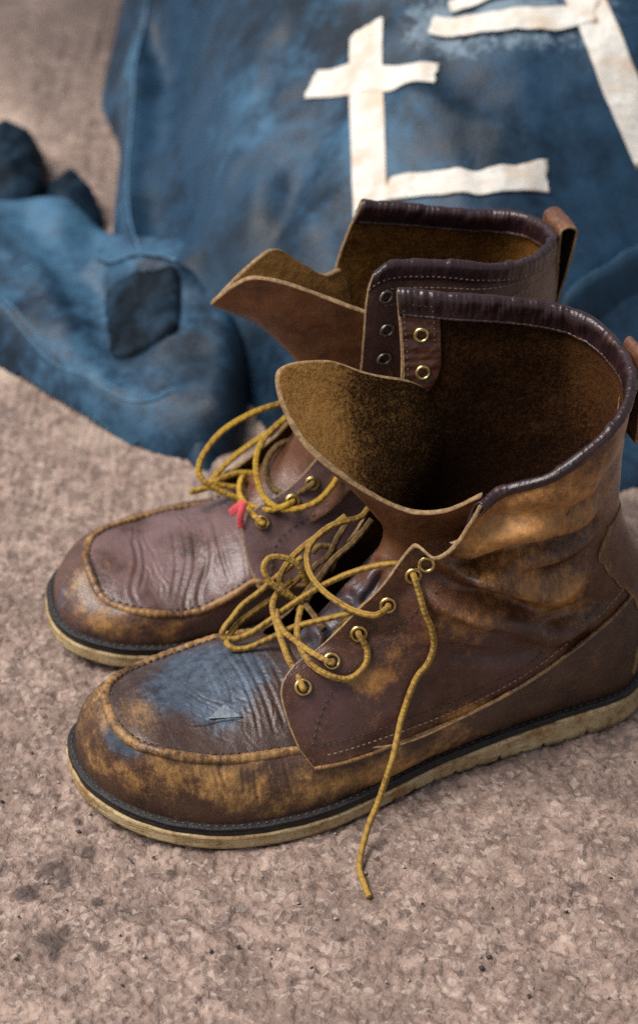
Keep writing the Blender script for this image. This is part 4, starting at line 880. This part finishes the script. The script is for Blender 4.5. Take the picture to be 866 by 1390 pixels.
def add_lace(name, pts, r, mat, parent, fuzz=True):
    Q = hermite(np.array(pts), np.linspace(0, 1, 900)); n = int(length(Q) / .045) + 8
    Q = resample(Q, n)
    Q = Q + .035 * np.stack([perlin(np.stack([np.arange(n) * .045 * .9, np.full(n, k * 3.3), np.full(n, pts[0][0])], 1)) for k in range(3)], 1)
    o = tube(name, Q, r, [M[mat]], parent, 14, braid)
    if fuzz:
        T, U, W = frames(Q); V, F = [], []
        for k in range(int(length(Q) * 14)):
            i = random.randrange(2, n - 2); a = random.uniform(0, 6.28); rad = math.cos(a) * U[i] + math.sin(a) * W[i]
            p = Q[i] + rad * r * .96; l = random.uniform(.03, .11)
            dr = rad * .7 + T[i] * random.uniform(-1, 1) + np.cross(T[i], rad) * random.uniform(-.6, .6); dr /= np.linalg.norm(dr)
            sd2 = np.cross(dr, rad + 1e-3); sd2 = sd2 / max(np.linalg.norm(sd2), 1e-6) * .006
            b = len(V); V += [p - sd2, p + sd2, p + dr * l]; F.append((b, b + 1, b + 2))
        f = mesh('fuzz', V, np.array(F), [M[mat]], o, None, {'along': np.zeros(len(V)), 'around': np.zeros(len(V))}); f['kind'] = 'stuff'
    return o
def nap(name, su, mat, parent, count, sel, inner=True, th=.26, ln=(.05, .17)):
    "short loose fibres standing on the suede side"
    V, F = [], []
    tries = 0
    while len(F) < count and tries < count * 12:
        tries += 1
        uu, vv = random.random(), random.random()
        p = su.at(np.array(uu), np.array(vv)); n_ = su.n(np.array(uu), np.array(vv))
        if not sel(p, uu, vv): continue
        n_ = -n_ if inner else n_
        p = p + n_ * (th - .01)
        dr = n_ * random.uniform(.15, .8) + RNG.normal(size=3) * .8; dr /= np.linalg.norm(dr)
        if dr @ n_ < .1: dr = dr + n_ * (.2 - dr @ n_)
        l = random.uniform(*ln); sd2 = np.cross(dr, n_); sd2 = sd2 / max(np.linalg.norm(sd2), 1e-6) * random.uniform(.006, .012)
        b = len(V); V += [p - sd2, p + sd2, p + dr * l]; F.append((b, b + 1, b + 2))
    o = mesh(name, V, np.array(F), [M[mat]], parent, None, {'tan': np.full(len(V), .7)}); o['kind'] = 'stuff'
    return o
def creases(P, lines, depth, width, snap=True):
    """valleys with slightly raised lips along polylines (boot coordinates)"""
    sh = P.shape[:2]; Q = P.reshape(-1, 3); d = np.zeros(len(Q))
    for L, dp, wd in zip(lines, depth, width):
        L = np.asarray(L, float)
        if snap: L = np.array([Q[np.argmin(((Q - p) ** 2).sum(1))] for p in L])
        L = hermite(L, np.linspace(0, 1, 24)) if len(L) > 2 else resample(L, 8)
        lo, hi = L.min(0) - 5 * wd, L.max(0) + 5 * wd
        m = np.all((Q > lo) & (Q < hi), axis=1)
        if not m.any(): continue
        r, tp = dist_poly(Q[m], L, True)
        dp = dp * np.clip(4 * tp * (1 - tp) * 1.8, 0, 1)
        d[m] += -dp * np.exp(-(r / wd) ** 2) + .45 * dp * np.exp(-((r - 1.9 * wd) / (.9 * wd)) ** 2)
    return d.reshape(sh)
def blob(P, c, r, k=1.0):
    r = np.asarray(r, float) * np.ones(3)
    return k * np.exp(-np.sum(((P - np.asarray(c)) / r) ** 2, -1))
# --- left boot (nearer the camera, its outer side in view)
random.seed(21)
Wn, Wf = D['n_w'], D['f_w']
def near_bulge_p(u, v, P):
    return .45 * np.sin(np.pi * u) ** .8 * np.sin(np.pi * v) * (1 - .4 * v) + .9 * np.exp(-((u - .36) / .27) ** 2) * np.sin(np.pi * v)
def near_bulge_n(u, v, P):
    return .4 * np.sin(np.pi * u) * np.sin(np.pi * v) + .6 * np.exp(-((u - .36) / .27) ** 2) * np.sin(np.pi * v)
def wear_near_q(u, v, P):
    d = creases(P, Wn['fold'], [.62, .75, .20, .28, .20], [.60, .50, .6, .5, .55])
    d += creases(P, Wn['ridge'], [-.42, -.50, -.28], [.60, .62, .55]) + creases(P, Wn['fine'], [.035] * 5, [.08] * 5)
    d += blob(P, Wn['q_scuff'][0], (1.6, 1.6, 1.0), .35) + blob(P, Wn['q_scuff'][5], (2.2, 2, 1.2), .35)
    d += .10 * fbm(P * .35 + 3, 2)
    es = np.array(Wn['eyestitch'])
    edge = np.ones_like(P[..., 0])
    sc = sum(blob(P, c, r, k) for c, r, k in zip(Wn['q_scuff'], [1.5, 1.2, (1.2, 2, .6), (1.6, 2, .7), 2.2, 1.3, 1.5, 2.4], [1.5, 1.1, 1.4, 1.3, .9, .7, .5, .9])) + .0 + .45 * sstep(11, 15, P[..., 2])
    sc += .5 * fbm(P * .55 + 11, 3)
    pl = sum(blob(P, c, 2.2, .75) for c in Wn['q_plum']) + .12
    bl = .25 * blob(P, Wn['q_plum'][3], 1.8) - .3 + .0 * v
    dk = .18 * sstep(.12, .0, v) + .2 * fbm(P * .5 + 4, 3)
    return d, {'scuff': sc, 'plum': np.clip(pl, 0, 1), 'blue': bl, 'dark': dk}
def wear_plain_q(u, v, P):
    d = .10 * fbm(P * .4 + 3, 2)
    return d, {'scuff': .05 + .3 * fbm(P * .5, 3), 'plum': .4 * np.ones_like(d), 'blue': -.3 * np.ones_like(d), 'dark': .2 * fbm(P * .5 + 4, 3)}
def wear_near_vamp(v, P):
    d = creases(P, Wn['v_line'], [.04 + .03 * random.random() for _ in Wn['v_line']], [.09] * len(Wn['v_line']))
    sc = sum(blob(P, c, (2.6, 2.2, 1.2), .75) for c in Wn['v_scuff']) - .10 + .9 * fbm(P * .5 + 2, 3) - .5 * sstep(5, -1, P[..., 0])
    bl = sum(blob(P, c, 1.0, 1.1) for c in Wn['v_dark'][:2]) - .2
    dk = sum(blob(P, c, .75, .8) for c in Wn['v_dark']) + .25 * sstep(12, 2, P[..., 0]) + .15 * fbm(P * .8, 3) + .25 * sstep(.12, .0, v)
    return d, {'scuff': sc, 'plum': .15 + .3 * sstep(.5, 1, v) * np.ones_like(sc), 'blue': bl, 'dark': dk}
def wear_near_plug(t, w, P):
    d = creases(P, Wn['p_line'], [.045, .04, .045, .02, .014, .014, .012, .012, .02, .012, .035], [.10, .09, .10, .08, .07, .07, .08, .07, .08, .07, .1])
    d += creases(P, [Wn['p_tear']], [.10], [.06])
    for k in range(26):                                   # fan of fine flex wrinkles
        x0 = random.uniform(19.5, 24.5); y0 = random.uniform(-3, 2.5); ln = random.uniform(1.2, 3.2)
        L = [(x0 + random.uniform(-.25, .25) + q * random.uniform(-.5, .3), y0 + q * ln, 6) for q in np.linspace(0, 1, 5)]
        Q = P.copy(); Q[..., 2] = 6
        d += creases(Q, [L], [random.uniform(.006, .018)], [random.uniform(.05, .08)], False)
    d += .05 * fbm(P * np.array([.9, .4, .4]) + 6, 2)
    fl = np.array(Wn['p_flake']); c = fl.mean(0)
    bl = sum(blob(P, c_, r_, k_) for c_, r_, k_ in zip(Wn['p_blue'], [2.0, 1.5, 1.7, 1.2, 1.0], [1.0, .75, .85, .8, .4])) + .12
    sc = .55 * blob(P, (27.3, 1, 5.7), (1.0, 2.2, 2)) + .45 * blob(P, Wn['p_blue'][4], 1.0) + .15 * fbm(P * .7, 3) - .05 + .35 * sstep(.9, 1, np.abs(2 * w - 1)) * np.ones_like(t)
    pl = .75 + .2 * fbm(P * .5 + 3, 2)
    return d, {'scuff': sc, 'plum': np.clip(pl, 0, 1), 'blue': bl, 'dark': .38 + .3 * fbm(P * .5 + 9, 3)}
def wear_near_tongue(T):
    z = T[..., 2]
    d = creases(T, [[(16.5, -3, 9), (15.6, 0, 9.9), (16.2, 2, 9.4)], [(15, -2.8, 10.6), (14.2, 0, 11.6), (14.8, 1.8, 10.6)], [(17.4, -2, 7.8), (17, .6, 8.2), (17.3, 2, 7.6)], [(15.8, -1, 9.2), (14, -.4, 11.8)], [(15.4, .8, 9.5), (13.6, .7, 12)]], [.22, .22, .18, .16, .16], [.25, .25, .2, .22, .22])
    low = sstep(13, 10, z)
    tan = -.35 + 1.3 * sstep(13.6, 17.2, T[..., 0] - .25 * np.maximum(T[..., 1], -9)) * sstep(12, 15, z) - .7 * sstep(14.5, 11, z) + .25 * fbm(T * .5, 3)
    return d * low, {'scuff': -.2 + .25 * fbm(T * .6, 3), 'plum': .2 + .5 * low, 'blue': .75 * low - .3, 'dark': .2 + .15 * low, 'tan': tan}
near = empty('work_boot', (16.3, 95.7, 0), math.radians(198.5))
tag(near, 'worn brown leather lace-up work boot in front, one lace end hanging to the ground', 'boot', 'pair of worn work boots')
nb = build_boot(near, 'n_', 1, ('leather', 'toe'), 'lace', dict(
    fine=True, bot_p='lat_bottom', top_p='lat_top', front_p='lat_front', bot_n='med_bottom', top_n='med_top', front_n='med_front',
    bulge_p=near_bulge_p, bulge_n=near_bulge_n, wear_p=wear_near_q, wear_n=wear_plain_q, wear_vamp=wear_near_vamp, wear_plug=wear_near_plug,
    wear_tongue=wear_near_tongue, rise=1.2, corner=.22, outer=.5, loop_k=.55, seam_r=.27, lab_p='slumped outer side with brass eyelets and ochre scuffs', lab_n='upright inner side showing its dark suede lining', tan_n=.05))
def lines_on(su, pts, lift=.0):
    Q, Nn = [], []
    for p in pts:
        a = su.find(p); Q.append(su.at(*map(np.array, a))); Nn.append(su.n(*map(np.array, a)))
    Q, Nn = np.array(Q), np.array(Nn)
    return curve(Q, 200) , curve(Nn, 200)
Q_, N_ = lines_on(nb['Pq'], Wn['eyestitch'])
stitches('eyelet_stay_stitching', Q_ + N_ * .05, N_, M['thread'], near, .36, .26, .05, .02)
for vq, mt_ in ((.030, 'thread_tan'), (.058, 'thread')):
    uu = np.linspace(.05, .93, 200); vv = np.full(200, vq) + .03 * sstep(.5, 1, uu)
    stitches('quarter_stitching', nb['Pq'].at(uu, vv) + nb['Pq'].n(uu, vv) * .05, nb['Pq'].n(uu, vv), M[mt_], near, .32, .22, .04, .02)
for p in D['n_eyelets']:
    a = nb['Pq'].find(p); pos = nb['Pq'].at(*map(np.array, a)); nr_ = nb['Pq'].n(*map(np.array, a))
    add_eyelet(pos + nr_ * .06, nr_, near, 'brass', 1.65)
# leather facing with eyelets inside the upright front edge
def facing(su, u1, v0, parent, label, holes):
    nu, nv = 50, 90
    U = np.linspace(.004, u1, nu)[None, :] * np.ones((nv, 1)); c = U / u1
    lo = v0 + (1 - v0) * .28 * np.clip(c - .55, 0, 1) ** 2 / .2
    V_ = lo + (.992 - lo) * np.linspace(0, 1, nv)[:, None]
    P = su.at(U, V_); N = -su.n(U, V_)
    P = P + N * .40
    d = .11 * perlin(P * np.array([.7, .7, 2.2]) + 3) + .05 * perlin(P * np.array([2, 2, 4.5]))
    one = np.ones_like(d)
    o = sheet('eyelet_facing', P, N, .13, [M['facing'], M['suede'], M['raw_edge']], parent, d, None, {'scuff': .0 * one + .3 * fbm(P * .8, 2), 'plum': .1 * one, 'blue': -.4 * one, 'dark': .2 * one})
    k = .9
    path_u = np.r_[np.full(60, u1 * .12), np.linspace(u1 * .12, u1 * .85, 20), np.full(60, u1 * .86)]
    path_v = np.r_[np.linspace(v0 + .02, .97, 60), np.full(20, .975), np.linspace(.97, v0 + .12, 60)]
    stitches('facing_stitching', su.at(path_u, path_v) - su.n(path_u, path_v) * .44, -su.n(path_u, path_v), M['thread'], o, .3, .2, .04, .02)
    for hv in holes:
        a = np.array(u1 * .52), np.array(hv)
        add_eyelet(su.at(*a) - su.n(*a) * .47, -su.n(*a), parent, 'brass', 1.5)
facing(nb['Nq'], .15, .76, near, None, (.905, .815))
for i, L in enumerate(D['n_laces']):
    dark = i in (8, 9, 10, 12, 14)
    o = add_lace('lace', L, .165, 'lace_dark' if dark else 'lace', near)
Ts = Surf(net(D['n_tongue'], 120, 120)); Ts.N *= np.sign(np.mean(Ts.N[..., 0]))
nap('tongue_nap', Ts, 'suede_tan', near, 2600, lambda p, u, v: p[2] > 12)
nap('lining_nap', nb['Nq'], 'suede', near, 1800, lambda p, u, v: p[2] > 11, True, .24)
fl = np.array(Wn['p_flake']); fu = np.linspace(0, 1, 14)
FP = np.stack([(fl[1] * (1 - a_) + fl[2] * a_)[None] * (1 - fu[:, None]) + (fl[0])[None] * fu[:, None] for a_ in fu], 1)
FN = np.zeros_like(FP); FN[..., 2] = 1
FP = FP + FN * (.07 + .05 * (1 - fu))[:, None, None] + FN * (.03 * perlin(FP * 4))[..., None]
sheet('lifted_flake', FP, FN, .05, [M['flake']] * 3, near)
nap('edge_nap', Ts, 'suede_tan', near, 500, lambda p, u, v: v > .975, True, .2, (.06, .16))

# --- right boot (behind, its inner side in view)
random.seed(33)
def far_bulge_p(u, v, P):
    return .7 * np.sin(np.pi * u) * np.sin(np.pi * v) * (1 - .5 * v) * .7 + .6 * np.exp(-((u - .36) / .27) ** 2) * np.sin(np.pi * v)
def far_bulge_n(u, v, P):
    return .4 * np.sin(np.pi * u) * np.sin(np.pi * v) + .6 * np.exp(-((u - .36) / .27) ** 2) * np.sin(np.pi * v)
def wear_far_q(u, v, P):
    d = .10 * fbm(P * .4 + 13, 2)
    return d, {'scuff': -.05 + .3 * fbm(P * .5 + 7, 3), 'plum': .35 + .65 * sstep(12, 9, P[..., 2]), 'blue': -.3 + .3 * blob(P, (18, 3.5, 6), 3), 'dark': .15 + .25 * sstep(13, 18, P[..., 2]) + .2 * fbm(P * .5 + 4, 3)}
def wear_far_vamp(v, P):
    d = .02 * fbm(P, 2)
    sc = sum(blob(P, c, (2.4, 2, 1.2), .5) for c in Wf['v_scuff']) - .12 + .8 * fbm(P * .5 + 22, 3)
    bl = blob(P, (29, 1.5, 3), 1.6, .8) - .2
    return d, {'scuff': sc, 'plum': .3 * np.ones_like(sc), 'blue': bl, 'dark': .12 + .3 * sstep(.4, 0, v) + .2 * fbm(P * .8, 3)}
def wear_far_plug(t, w, P):
    Q = P.copy(); Q[..., 2] = 5
    lines = [[(x_, y_, 5) for x_, y_, z_ in L] for L in Wf['p_line']]
    d = creases(Q, lines, [.07, .05, .06, .045, .04, .06, .04], [.13, .10, .13, .09, .10, .12, .08], False)
    for xc, am in ((19.3, .10), (21.6, .13), (24.6, .10)):          # puffy leather between the flex lines
        d -= am * np.exp(-((Q[..., 0] - xc - .25 * np.sin(Q[..., 1] * .7)) / .55) ** 2)
    for k in range(34):
        x0 = random.choice([19.3, 21.6, 24.6]) + random.gauss(0, .4); y0 = random.uniform(-3.3, 1.8); ln = random.uniform(1.0, 3.5)
        L = [(x0 + random.uniform(-.2, .2), y0 + q * ln, 5) for q in np.linspace(0, 1, 5)]
        d += creases(Q, [L], [random.uniform(.012, .035)], [random.uniform(.05, .08)], False)
    one = np.ones_like(d)
    return d, {'scuff': .3 * blob(P, (26.5, 1, 5), (1.4, 2.5, 2)) + .2 * fbm(P * .6 + 5, 3), 'plum': 1.0 * one, 'blue': -.15 + .3 * fbm(P * .4 + 2, 2), 'dark': .02 + .2 * fbm(P * .6 + 9, 3)}
def wear_far_tongue(T):
    low = sstep(13, 10, T[..., 2])
    d = .12 * fbm(T * .5 + 2, 2)
    one = np.ones_like(d)
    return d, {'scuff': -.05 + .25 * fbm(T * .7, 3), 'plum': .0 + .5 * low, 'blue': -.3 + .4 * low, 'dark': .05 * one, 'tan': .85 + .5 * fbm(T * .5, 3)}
far = empty('work_boot', (13.6, 109.2, 0), math.radians(197.3))
tag(far, 'worn plum-brown leather work boot behind, tongue flopped forward, laces piled over its throat', 'boot', 'pair of worn work boots')
fb = build_boot(far, 'f_', -1, ('leather_far', 'leather_far'), 'lace_bright', dict(
    fine=False, bot_p='nearq_bottom', top_p='nearq_top', front_p='nearq_front', bot_n='farq_bottom', top_n='farq_top', front_n='farq_front',
    bulge_p=far_bulge_p, bulge_n=far_bulge_n, wear_p=wear_far_q, wear_n=wear_plain_q, wear_vamp=wear_far_vamp, wear_plug=wear_far_plug,
    wear_tongue=wear_far_tongue, rise=1.4, lab_p='inner side facing the other boot, with dark eyelets near the top', lab_n='upright outer side showing rust-brown suede lining', tan_n=.3, lining='suede_rust'))
Q_, N_ = lines_on(fb['Pq'], D['f_stitch'])
stitches('eyelet_stay_stitching', Q_ + N_ * .04, N_, M['thread'], far, .36, .26, .05, .02)
for k, p in enumerate(D['f_eyelets']):
    a = fb['Pq'].find(p); pos = fb['Pq'].at(*map(np.array, a)); nr_ = fb['Pq'].n(*map(np.array, a))
    add_eyelet(pos + nr_ * .06, nr_, far, 'brass' if k < 3 else 'nickel', 1.5)
for vq in (.94, .90):
    uu = np.linspace(.08, .97, 200); vv = np.full(200, vq)
    stitches('collar_band_stitching', fb['Pq'].at(uu, vv) + fb['Pq'].n(uu, vv) * .05, fb['Pq'].n(uu, vv), M['thread_tan'], far, .30, .22, .04, .02)
for i, L in enumerate(D['f_laces']):
    add_lace('lace', L, .17, 'lace_dark' if i == 6 else 'lace_bright', far, fuzz=False)
rt = np.array(D['f_redtag'])
def ribbon(name, pts, w, mat, parent, up):
    Q = curve(pts, 30); T_ = np.gradient(Q, axis=0); T_ /= np.linalg.norm(T_, axis=1, keepdims=True)
    Bn = np.cross(T_, up); Bn /= np.linalg.norm(Bn, axis=1, keepdims=True)
    cc = np.linspace(-.5, .5, 7)
    P = Q[:, None] + Bn[:, None] * (cc[None, :, None] * w); N = np.broadcast_to(np.asarray(up, float) / np.linalg.norm(up), P.shape).copy()
    P = P + N * (.06 * (1 - (2 * cc) ** 2))[None, :, None]
    return sheet(name, P, N, .06, [M[mat]] * 3, parent)
ribbon('red_thread_tag', [rt[0] + [0, .2, .25], (rt[0] + rt[1]) / 2 + [0, .25, .4], rt[1] + [0, .2, .3]], .42, 'red', far, (0, .6, .8))
ribbon('red_thread_tag', [rt[1] + [0, .2, .32], (rt[1] + rt[2]) / 2 + [.15, .25, .35], rt[2] + [0, .2, .25]], .36, 'red', far, (0, .6, .8))

# ------------------------------------------------------------------ jacket
def tps(pts):
    p = np.array(pts); xy, z = p[:, :2] / 50, p[:, 2]; n = len(p)
    def U(r2): return np.where(r2 > 1e-12, r2 * np.log(np.maximum(r2, 1e-12)), 0)
    K = U(((xy[:, None] - xy[None]) ** 2).sum(-1)) + 1e-3 * np.eye(n); Pm = np.column_stack([np.ones(n), xy])
    A = np.block([[K, Pm], [Pm.T, np.zeros((3, 3))]]); w = np.linalg.solve(A, np.r_[z, 0, 0, 0])
    def f(x, y):
        q = np.stack([x, y], -1).reshape(-1, 2) / 50
        r = U(((q[:, None] - xy[None]) ** 2).sum(-1)) @ w[:n] + w[n] + q @ w[n + 1:]
        return r.reshape(np.shape(x))
    return f
def signed(x, y, poly):
    q = np.stack([x, y, 0 * x], -1).reshape(-1, 3); p = np.array(poly); p = np.column_stack([p[:, :2], 0 * p[:, 0]])
    d = dist_poly(q, np.vstack([p, p[:1]]))
    ins = np.zeros(len(q), bool); a = p; b = np.roll(p, -1, 0)
    for (ax, ay, _), (bx, by, _) in zip(a, b):
        c = ((ay > q[:, 1]) != (by > q[:, 1])) & (q[:, 0] < (bx - ax) * (q[:, 1] - ay) / (by - ay + 1e-12) + ax)
        ins ^= c
    return np.where(ins, d, -d).reshape(np.shape(x))
def line_d(x, y, L):
    q = np.stack([x, y, 0 * x], -1).reshape(-1, 3); p = np.array(L); p = np.column_stack([curve(p[:, :2], 40), np.zeros(40)])
    return dist_poly(q, p).reshape(np.shape(x))
JL = D['j_lines']
class Mound:
    def __init__(self, outline, hpts, ridges, edge=4.0, wob=.5, seed=0, nscale=.12):
        o = np.array(outline); o = np.vstack([o, o[:1]])
        self.out = curve(o, 160)[:-1]; self.h = tps(hpts) if len(hpts) > 3 else (lambda x, y, c=hpts[0]: np.full(np.shape(x), float(c)))
        self.r, self.e, self.w, self.s, self.ns, self.base = ridges, edge, wob, seed, nscale, None
    def z(self, x, y):
        sd_ = signed(x, y, self.out); h = np.maximum(self.h(x, y), .6)
        for L, amp, wd in self.r: h = h + amp * np.exp(-(line_d(x, y, L) / wd) ** (1.25 if amp > 0 else 2))
        Q = np.stack([x, y, 0 * x + self.s], -1)
        h = h + self.w * fbm(Q * self.ns, 3) + (.40 * (1 - 2.2 * np.abs(fbm(Q * np.array([.16, .10, 1]) + 7, 2))) + .14 * (1 - 2.2 * np.abs(fbm(Q * np.array([.33, .40, 1]) + 27, 2)))) * min(self.w, 1.0) + .05 * fbm(Q * .8, 2)
        t = np.clip(sd_ / self.e, 0, 1)
        z_ = h * np.sqrt(np.maximum(1 - (1 - t) ** 2, 0))
        if self.base is not None: z_ = z_ + np.maximum(self.base.z(x, y)[0], 0)
        return z_, sd_
    def build(self, name, mat, parent, step=.5, attrs=None):
        lo, hi = self.out[:, :2].min(0) - 1, self.out[:, :2].max(0) + 1
        xs, ys = np.arange(lo[0], hi[0], step), np.arange(lo[1], hi[1], step)
        X, Y = np.meshgrid(xs, ys); Z, sd_ = self.z(X, Y)
        F = grid_faces(*X.shape); keep = (sd_.reshape(-1)[F] > -step * 1.2).all(1); F = F[keep]
        # draw the first row outside the edge back onto the outline so the hem is smooth
        Z = np.where(sd_ <= 0, -.05 if self.base is None else Z - .3, Z)
        # the hem row is drawn onto the outline itself, so the cut edge runs smooth
        fx, fy = X.reshape(-1), Y.reshape(-1); cand = np.unique(F[(sd_.reshape(-1)[F] <= 0).any(1)]); cand = cand[sd_.reshape(-1)[cand] <= 0]
        ol_ = resample(np.vstack([self.out, self.out[:1]]), 1500)
        near_i = np.array([np.argmin((ol_[:, 0] - fx[c_]) ** 2 + (ol_[:, 1] - fy[c_]) ** 2) for c_ in cand], int)
        X, Y = X.copy(), Y.copy(); X.reshape(-1)[cand] = ol_[near_i, 0]; Y.reshape(-1)[cand] = ol_[near_i, 1]
        used = np.unique(F); rm = np.full(X.size, -1); rm[used] = np.arange(len(used))
        V = np.stack([X, Y, Z], -1).reshape(-1, 3)[used]
        at = {k: v(X, Y, Z).reshape(-1)[used] for k, v in (attrs or {}).items()}
        return mesh(name, V, rm[F], [mat], parent, None, at)
jk = empty('leather_jacket', (0, 150, 0))
tag(jk, 'faded blue leather jacket heaped on the ground behind the boots, white tape on its back', 'jacket')
jk_in = (0, 150, 0)
def part(o):                       # meshes are in world centimetres; hang them under the jacket's root
    o.location = (0, -1.5, 0); return o
body = Mound(D['j_body_outline'], D['j_body_h'], [
    (JL['ridge_left'], 3.0, 1.6), (JL['valley_left'], -4.0, 3.4), (JL['valley_b'], -3.2, 2.6), (JL['fold_c'], 1.1, 1.5), (JL['fold_d'], -1.2, 1.6), (JL['fold_e'], .9, 1.3), (JL['fold_f'], .8, 1.4), (JL['fold_g'], -.4, 2.0), (JL['fold_h'], .7, 1.2)], 3.2, 1.0, 3)
part(body.build('back_panel', M['jacket'], jk, .5, {'fade': lambda X, Y, Z: .45 + .7 * fbm(np.stack([X, Y, Z], -1) * .06, 3) - 1.1 * sstep(2, 18, X) * .9 + .8 * np.exp(-(line_d(X, Y, JL['ridge_left']) / 1.3) ** 2) - 1.6 * np.exp(-(line_d(X, Y, JL['valley_left']) / 4.5) ** 2) - 1.3 * np.exp(-(line_d(X, Y, JL['valley_b']) / 2.5) ** 2), 'wear': lambda X, Y, Z: .8 * sstep(3.5, 1.2, line_d(X, Y, JL['tape_d'])) + .5 * np.exp(-(line_d(X, Y, JL['tape_f']) / 4) ** 2) - .35}))  # ridge paler from wear; the dark along both valleys is painted fold shade
side = Mound(D['j_side_outline'], D['j_side_h'], [(JL['side_hem'], .45, .7), (JL['side_fold'], .5, 2.0), (JL['pocket_low'], .8, 1.6), (JL['pocket_lip'], 2.0, 1.1), (JL['side_v'], -1.3, 1.7), (JL['side_r'], .7, 1.6), (JL['side_w'], -.7, 1.5)], 2.2, .7, 9)
part(side.build('front_panel', M['jacket'], jk, .4, {'fade': lambda X, Y, Z: .3 + .5 * fbm(np.stack([X, Y, Z], -1) * .07 + 4, 3), 'wear': lambda X, Y, Z: -.3 + .5 * np.exp(-(line_d(X, Y, JL['side_hem']) / 1.0) ** 2)}))
fold_shade = Mound(D['j_fold_shade'], [.45], [], 1.5, .35, 19); fold_shade.base = side  # near-black patch painted for the shaded opening under the fold lip
nof = {'fade': lambda X, Y, Z: .5 + 0 * X, 'wear': lambda X, Y, Z: 0 * X - .3}
part(fold_shade.build('fold_shade_patch', M['jacket_dark'], jk, .3, {'fade': lambda X, Y, Z: .55 + 0 * X, 'wear': lambda X, Y, Z: 0 * X - .3}))
cr1 = np.array(D['j_lump1'])[:, :2].mean(0)
def across(c, dx, dy, n=3, sp=1.6): return [([(c[0] - dx + sp * k, c[1] - dy + .8 * k), (c[0] + .3 * sp + sp * k, c[1]), (c[0] + dx + sp * k, c[1] + dy)], .8, .7) for k in np.arange(n) - (n - 1) / 2]
part(Mound(D['j_lump1'], [2.9], across(cr1, 1.2, 4.5), 3.0, 1.0, 5).build('folded_cuff', M['jacket_dark'], jk, .4, nof))
cr2 = np.array(D['j_lump2'])[:, :2].mean(0)
part(Mound(D['j_lump2'], [1.9], across(cr2, 1.0, 3.0, 2), 2.2, .8, 6).build('folded_cuff', M['jacket_dark'], jk, .4, nof))
rs = Mound(D['j_right_outline'], D['j_right_h'], [(JL['right_ridge'], 1.8, 1.8), (JL['right_hollow'], -4.5, 2.2)], 2.5, .5, 15); rs.base = body
part(rs.build('sleeve', M['jacket_dark'], jk, .4, {'fade': lambda X, Y, Z: .9 + 0 * X, 'wear': lambda X, Y, Z: 0 * X - .2}))
def seam_line(key, mound, r, off=0.0, lift=.0):
    L = curve(np.array(JL[key])[:, :2], 160); T_ = np.gradient(L, axis=0); T_ /= np.linalg.norm(T_, axis=1, keepdims=True)
    L = L + off * np.stack([-T_[:, 1], T_[:, 0]], 1)
    Z, sd_ = mound.z(L[:, 0], L[:, 1]); ok = np.r_[False, sd_ > .3, False].astype(int); st_, en_ = np.where(np.diff(ok) == 1)[0], np.where(np.diff(ok) == -1)[0]; b_ = np.argmax(en_ - st_); k = slice(st_[b_], en_[b_])
    o = tube('seam', np.column_stack([L, Z + lift])[k], r, [M['jacket']], jk, 8)
    for nme, val in (('fade', 1.5), ('wear', .35)):
        a_ = o.data.attributes.new(nme, 'FLOAT', 'POINT'); a_.data.foreach_set('value', np.full(len(o.data.vertices), val, np.float32))
    return part(o)
seam_line('ridge_left', body, .10, .35); seam_line('pocket_lip', side, .10); seam_line('side_hem', side, .07); seam_line('side_hem', side, .06, .5)  # the pocket_lip tube is a pale line painted as the fold's lit edge
def tape(key, w, r0=1.0, r1=1.0):
    L = curve(np.array(JL[key])[:, :2], 90); T_ = np.gradient(L, axis=0); T_ /= np.linalg.norm(T_, axis=1, keepdims=True); Bn = np.stack([-T_[:, 1], T_[:, 0]], 1)
    cc = np.linspace(-.5, .5, 17); n = len(L)
    s_ = np.linspace(0, 1, n)
    ww = w * (1 + .03 * perlin(np.stack([s_ * 7, s_ * 0 + w, s_ * 0], 1)))
    XY = L[:, None] + Bn[:, None] * (cc[None, :, None] * ww[:, None, None])
    XY[0] += T_[0] * (.5 * perlin(np.stack([cc * 5, cc * 0 + w, cc * 0], 1)))[:, None] * .5; XY[-1] += T_[-1] * (.3 * perlin(np.stack([cc * 5, cc * 0 + w + 4, cc * 0], 1)) + r1 * cc)[:, None] * 1.2
    Z, _ = body.z(XY[..., 0], XY[..., 1])
    P = np.dstack([XY, Z + tape.lift]); tape.lift += .05
    su = Surf(P); su.N *= np.sign(np.mean(su.N[..., 2]))
    e = np.maximum(np.abs(2 * cc)[None] ** 6, (np.abs(2 * s_ - 1)[:, None]) ** 30)
    o = sheet('tape_strip', P, su.N, .07, [M['tape']] * 3, jk, .03 * perlin(P * 1.2), None, {'edge': e})
    return part(o)
tape.lift = .16
tape('tape_a', 2.15, r1=.05); tape('tape_b', 1.55, r1=.05); tape('tape_c', 1.35, r1=.5); tape('tape_e', 2.4); tape('tape_d', 1.5); tape('tape_f', .9)
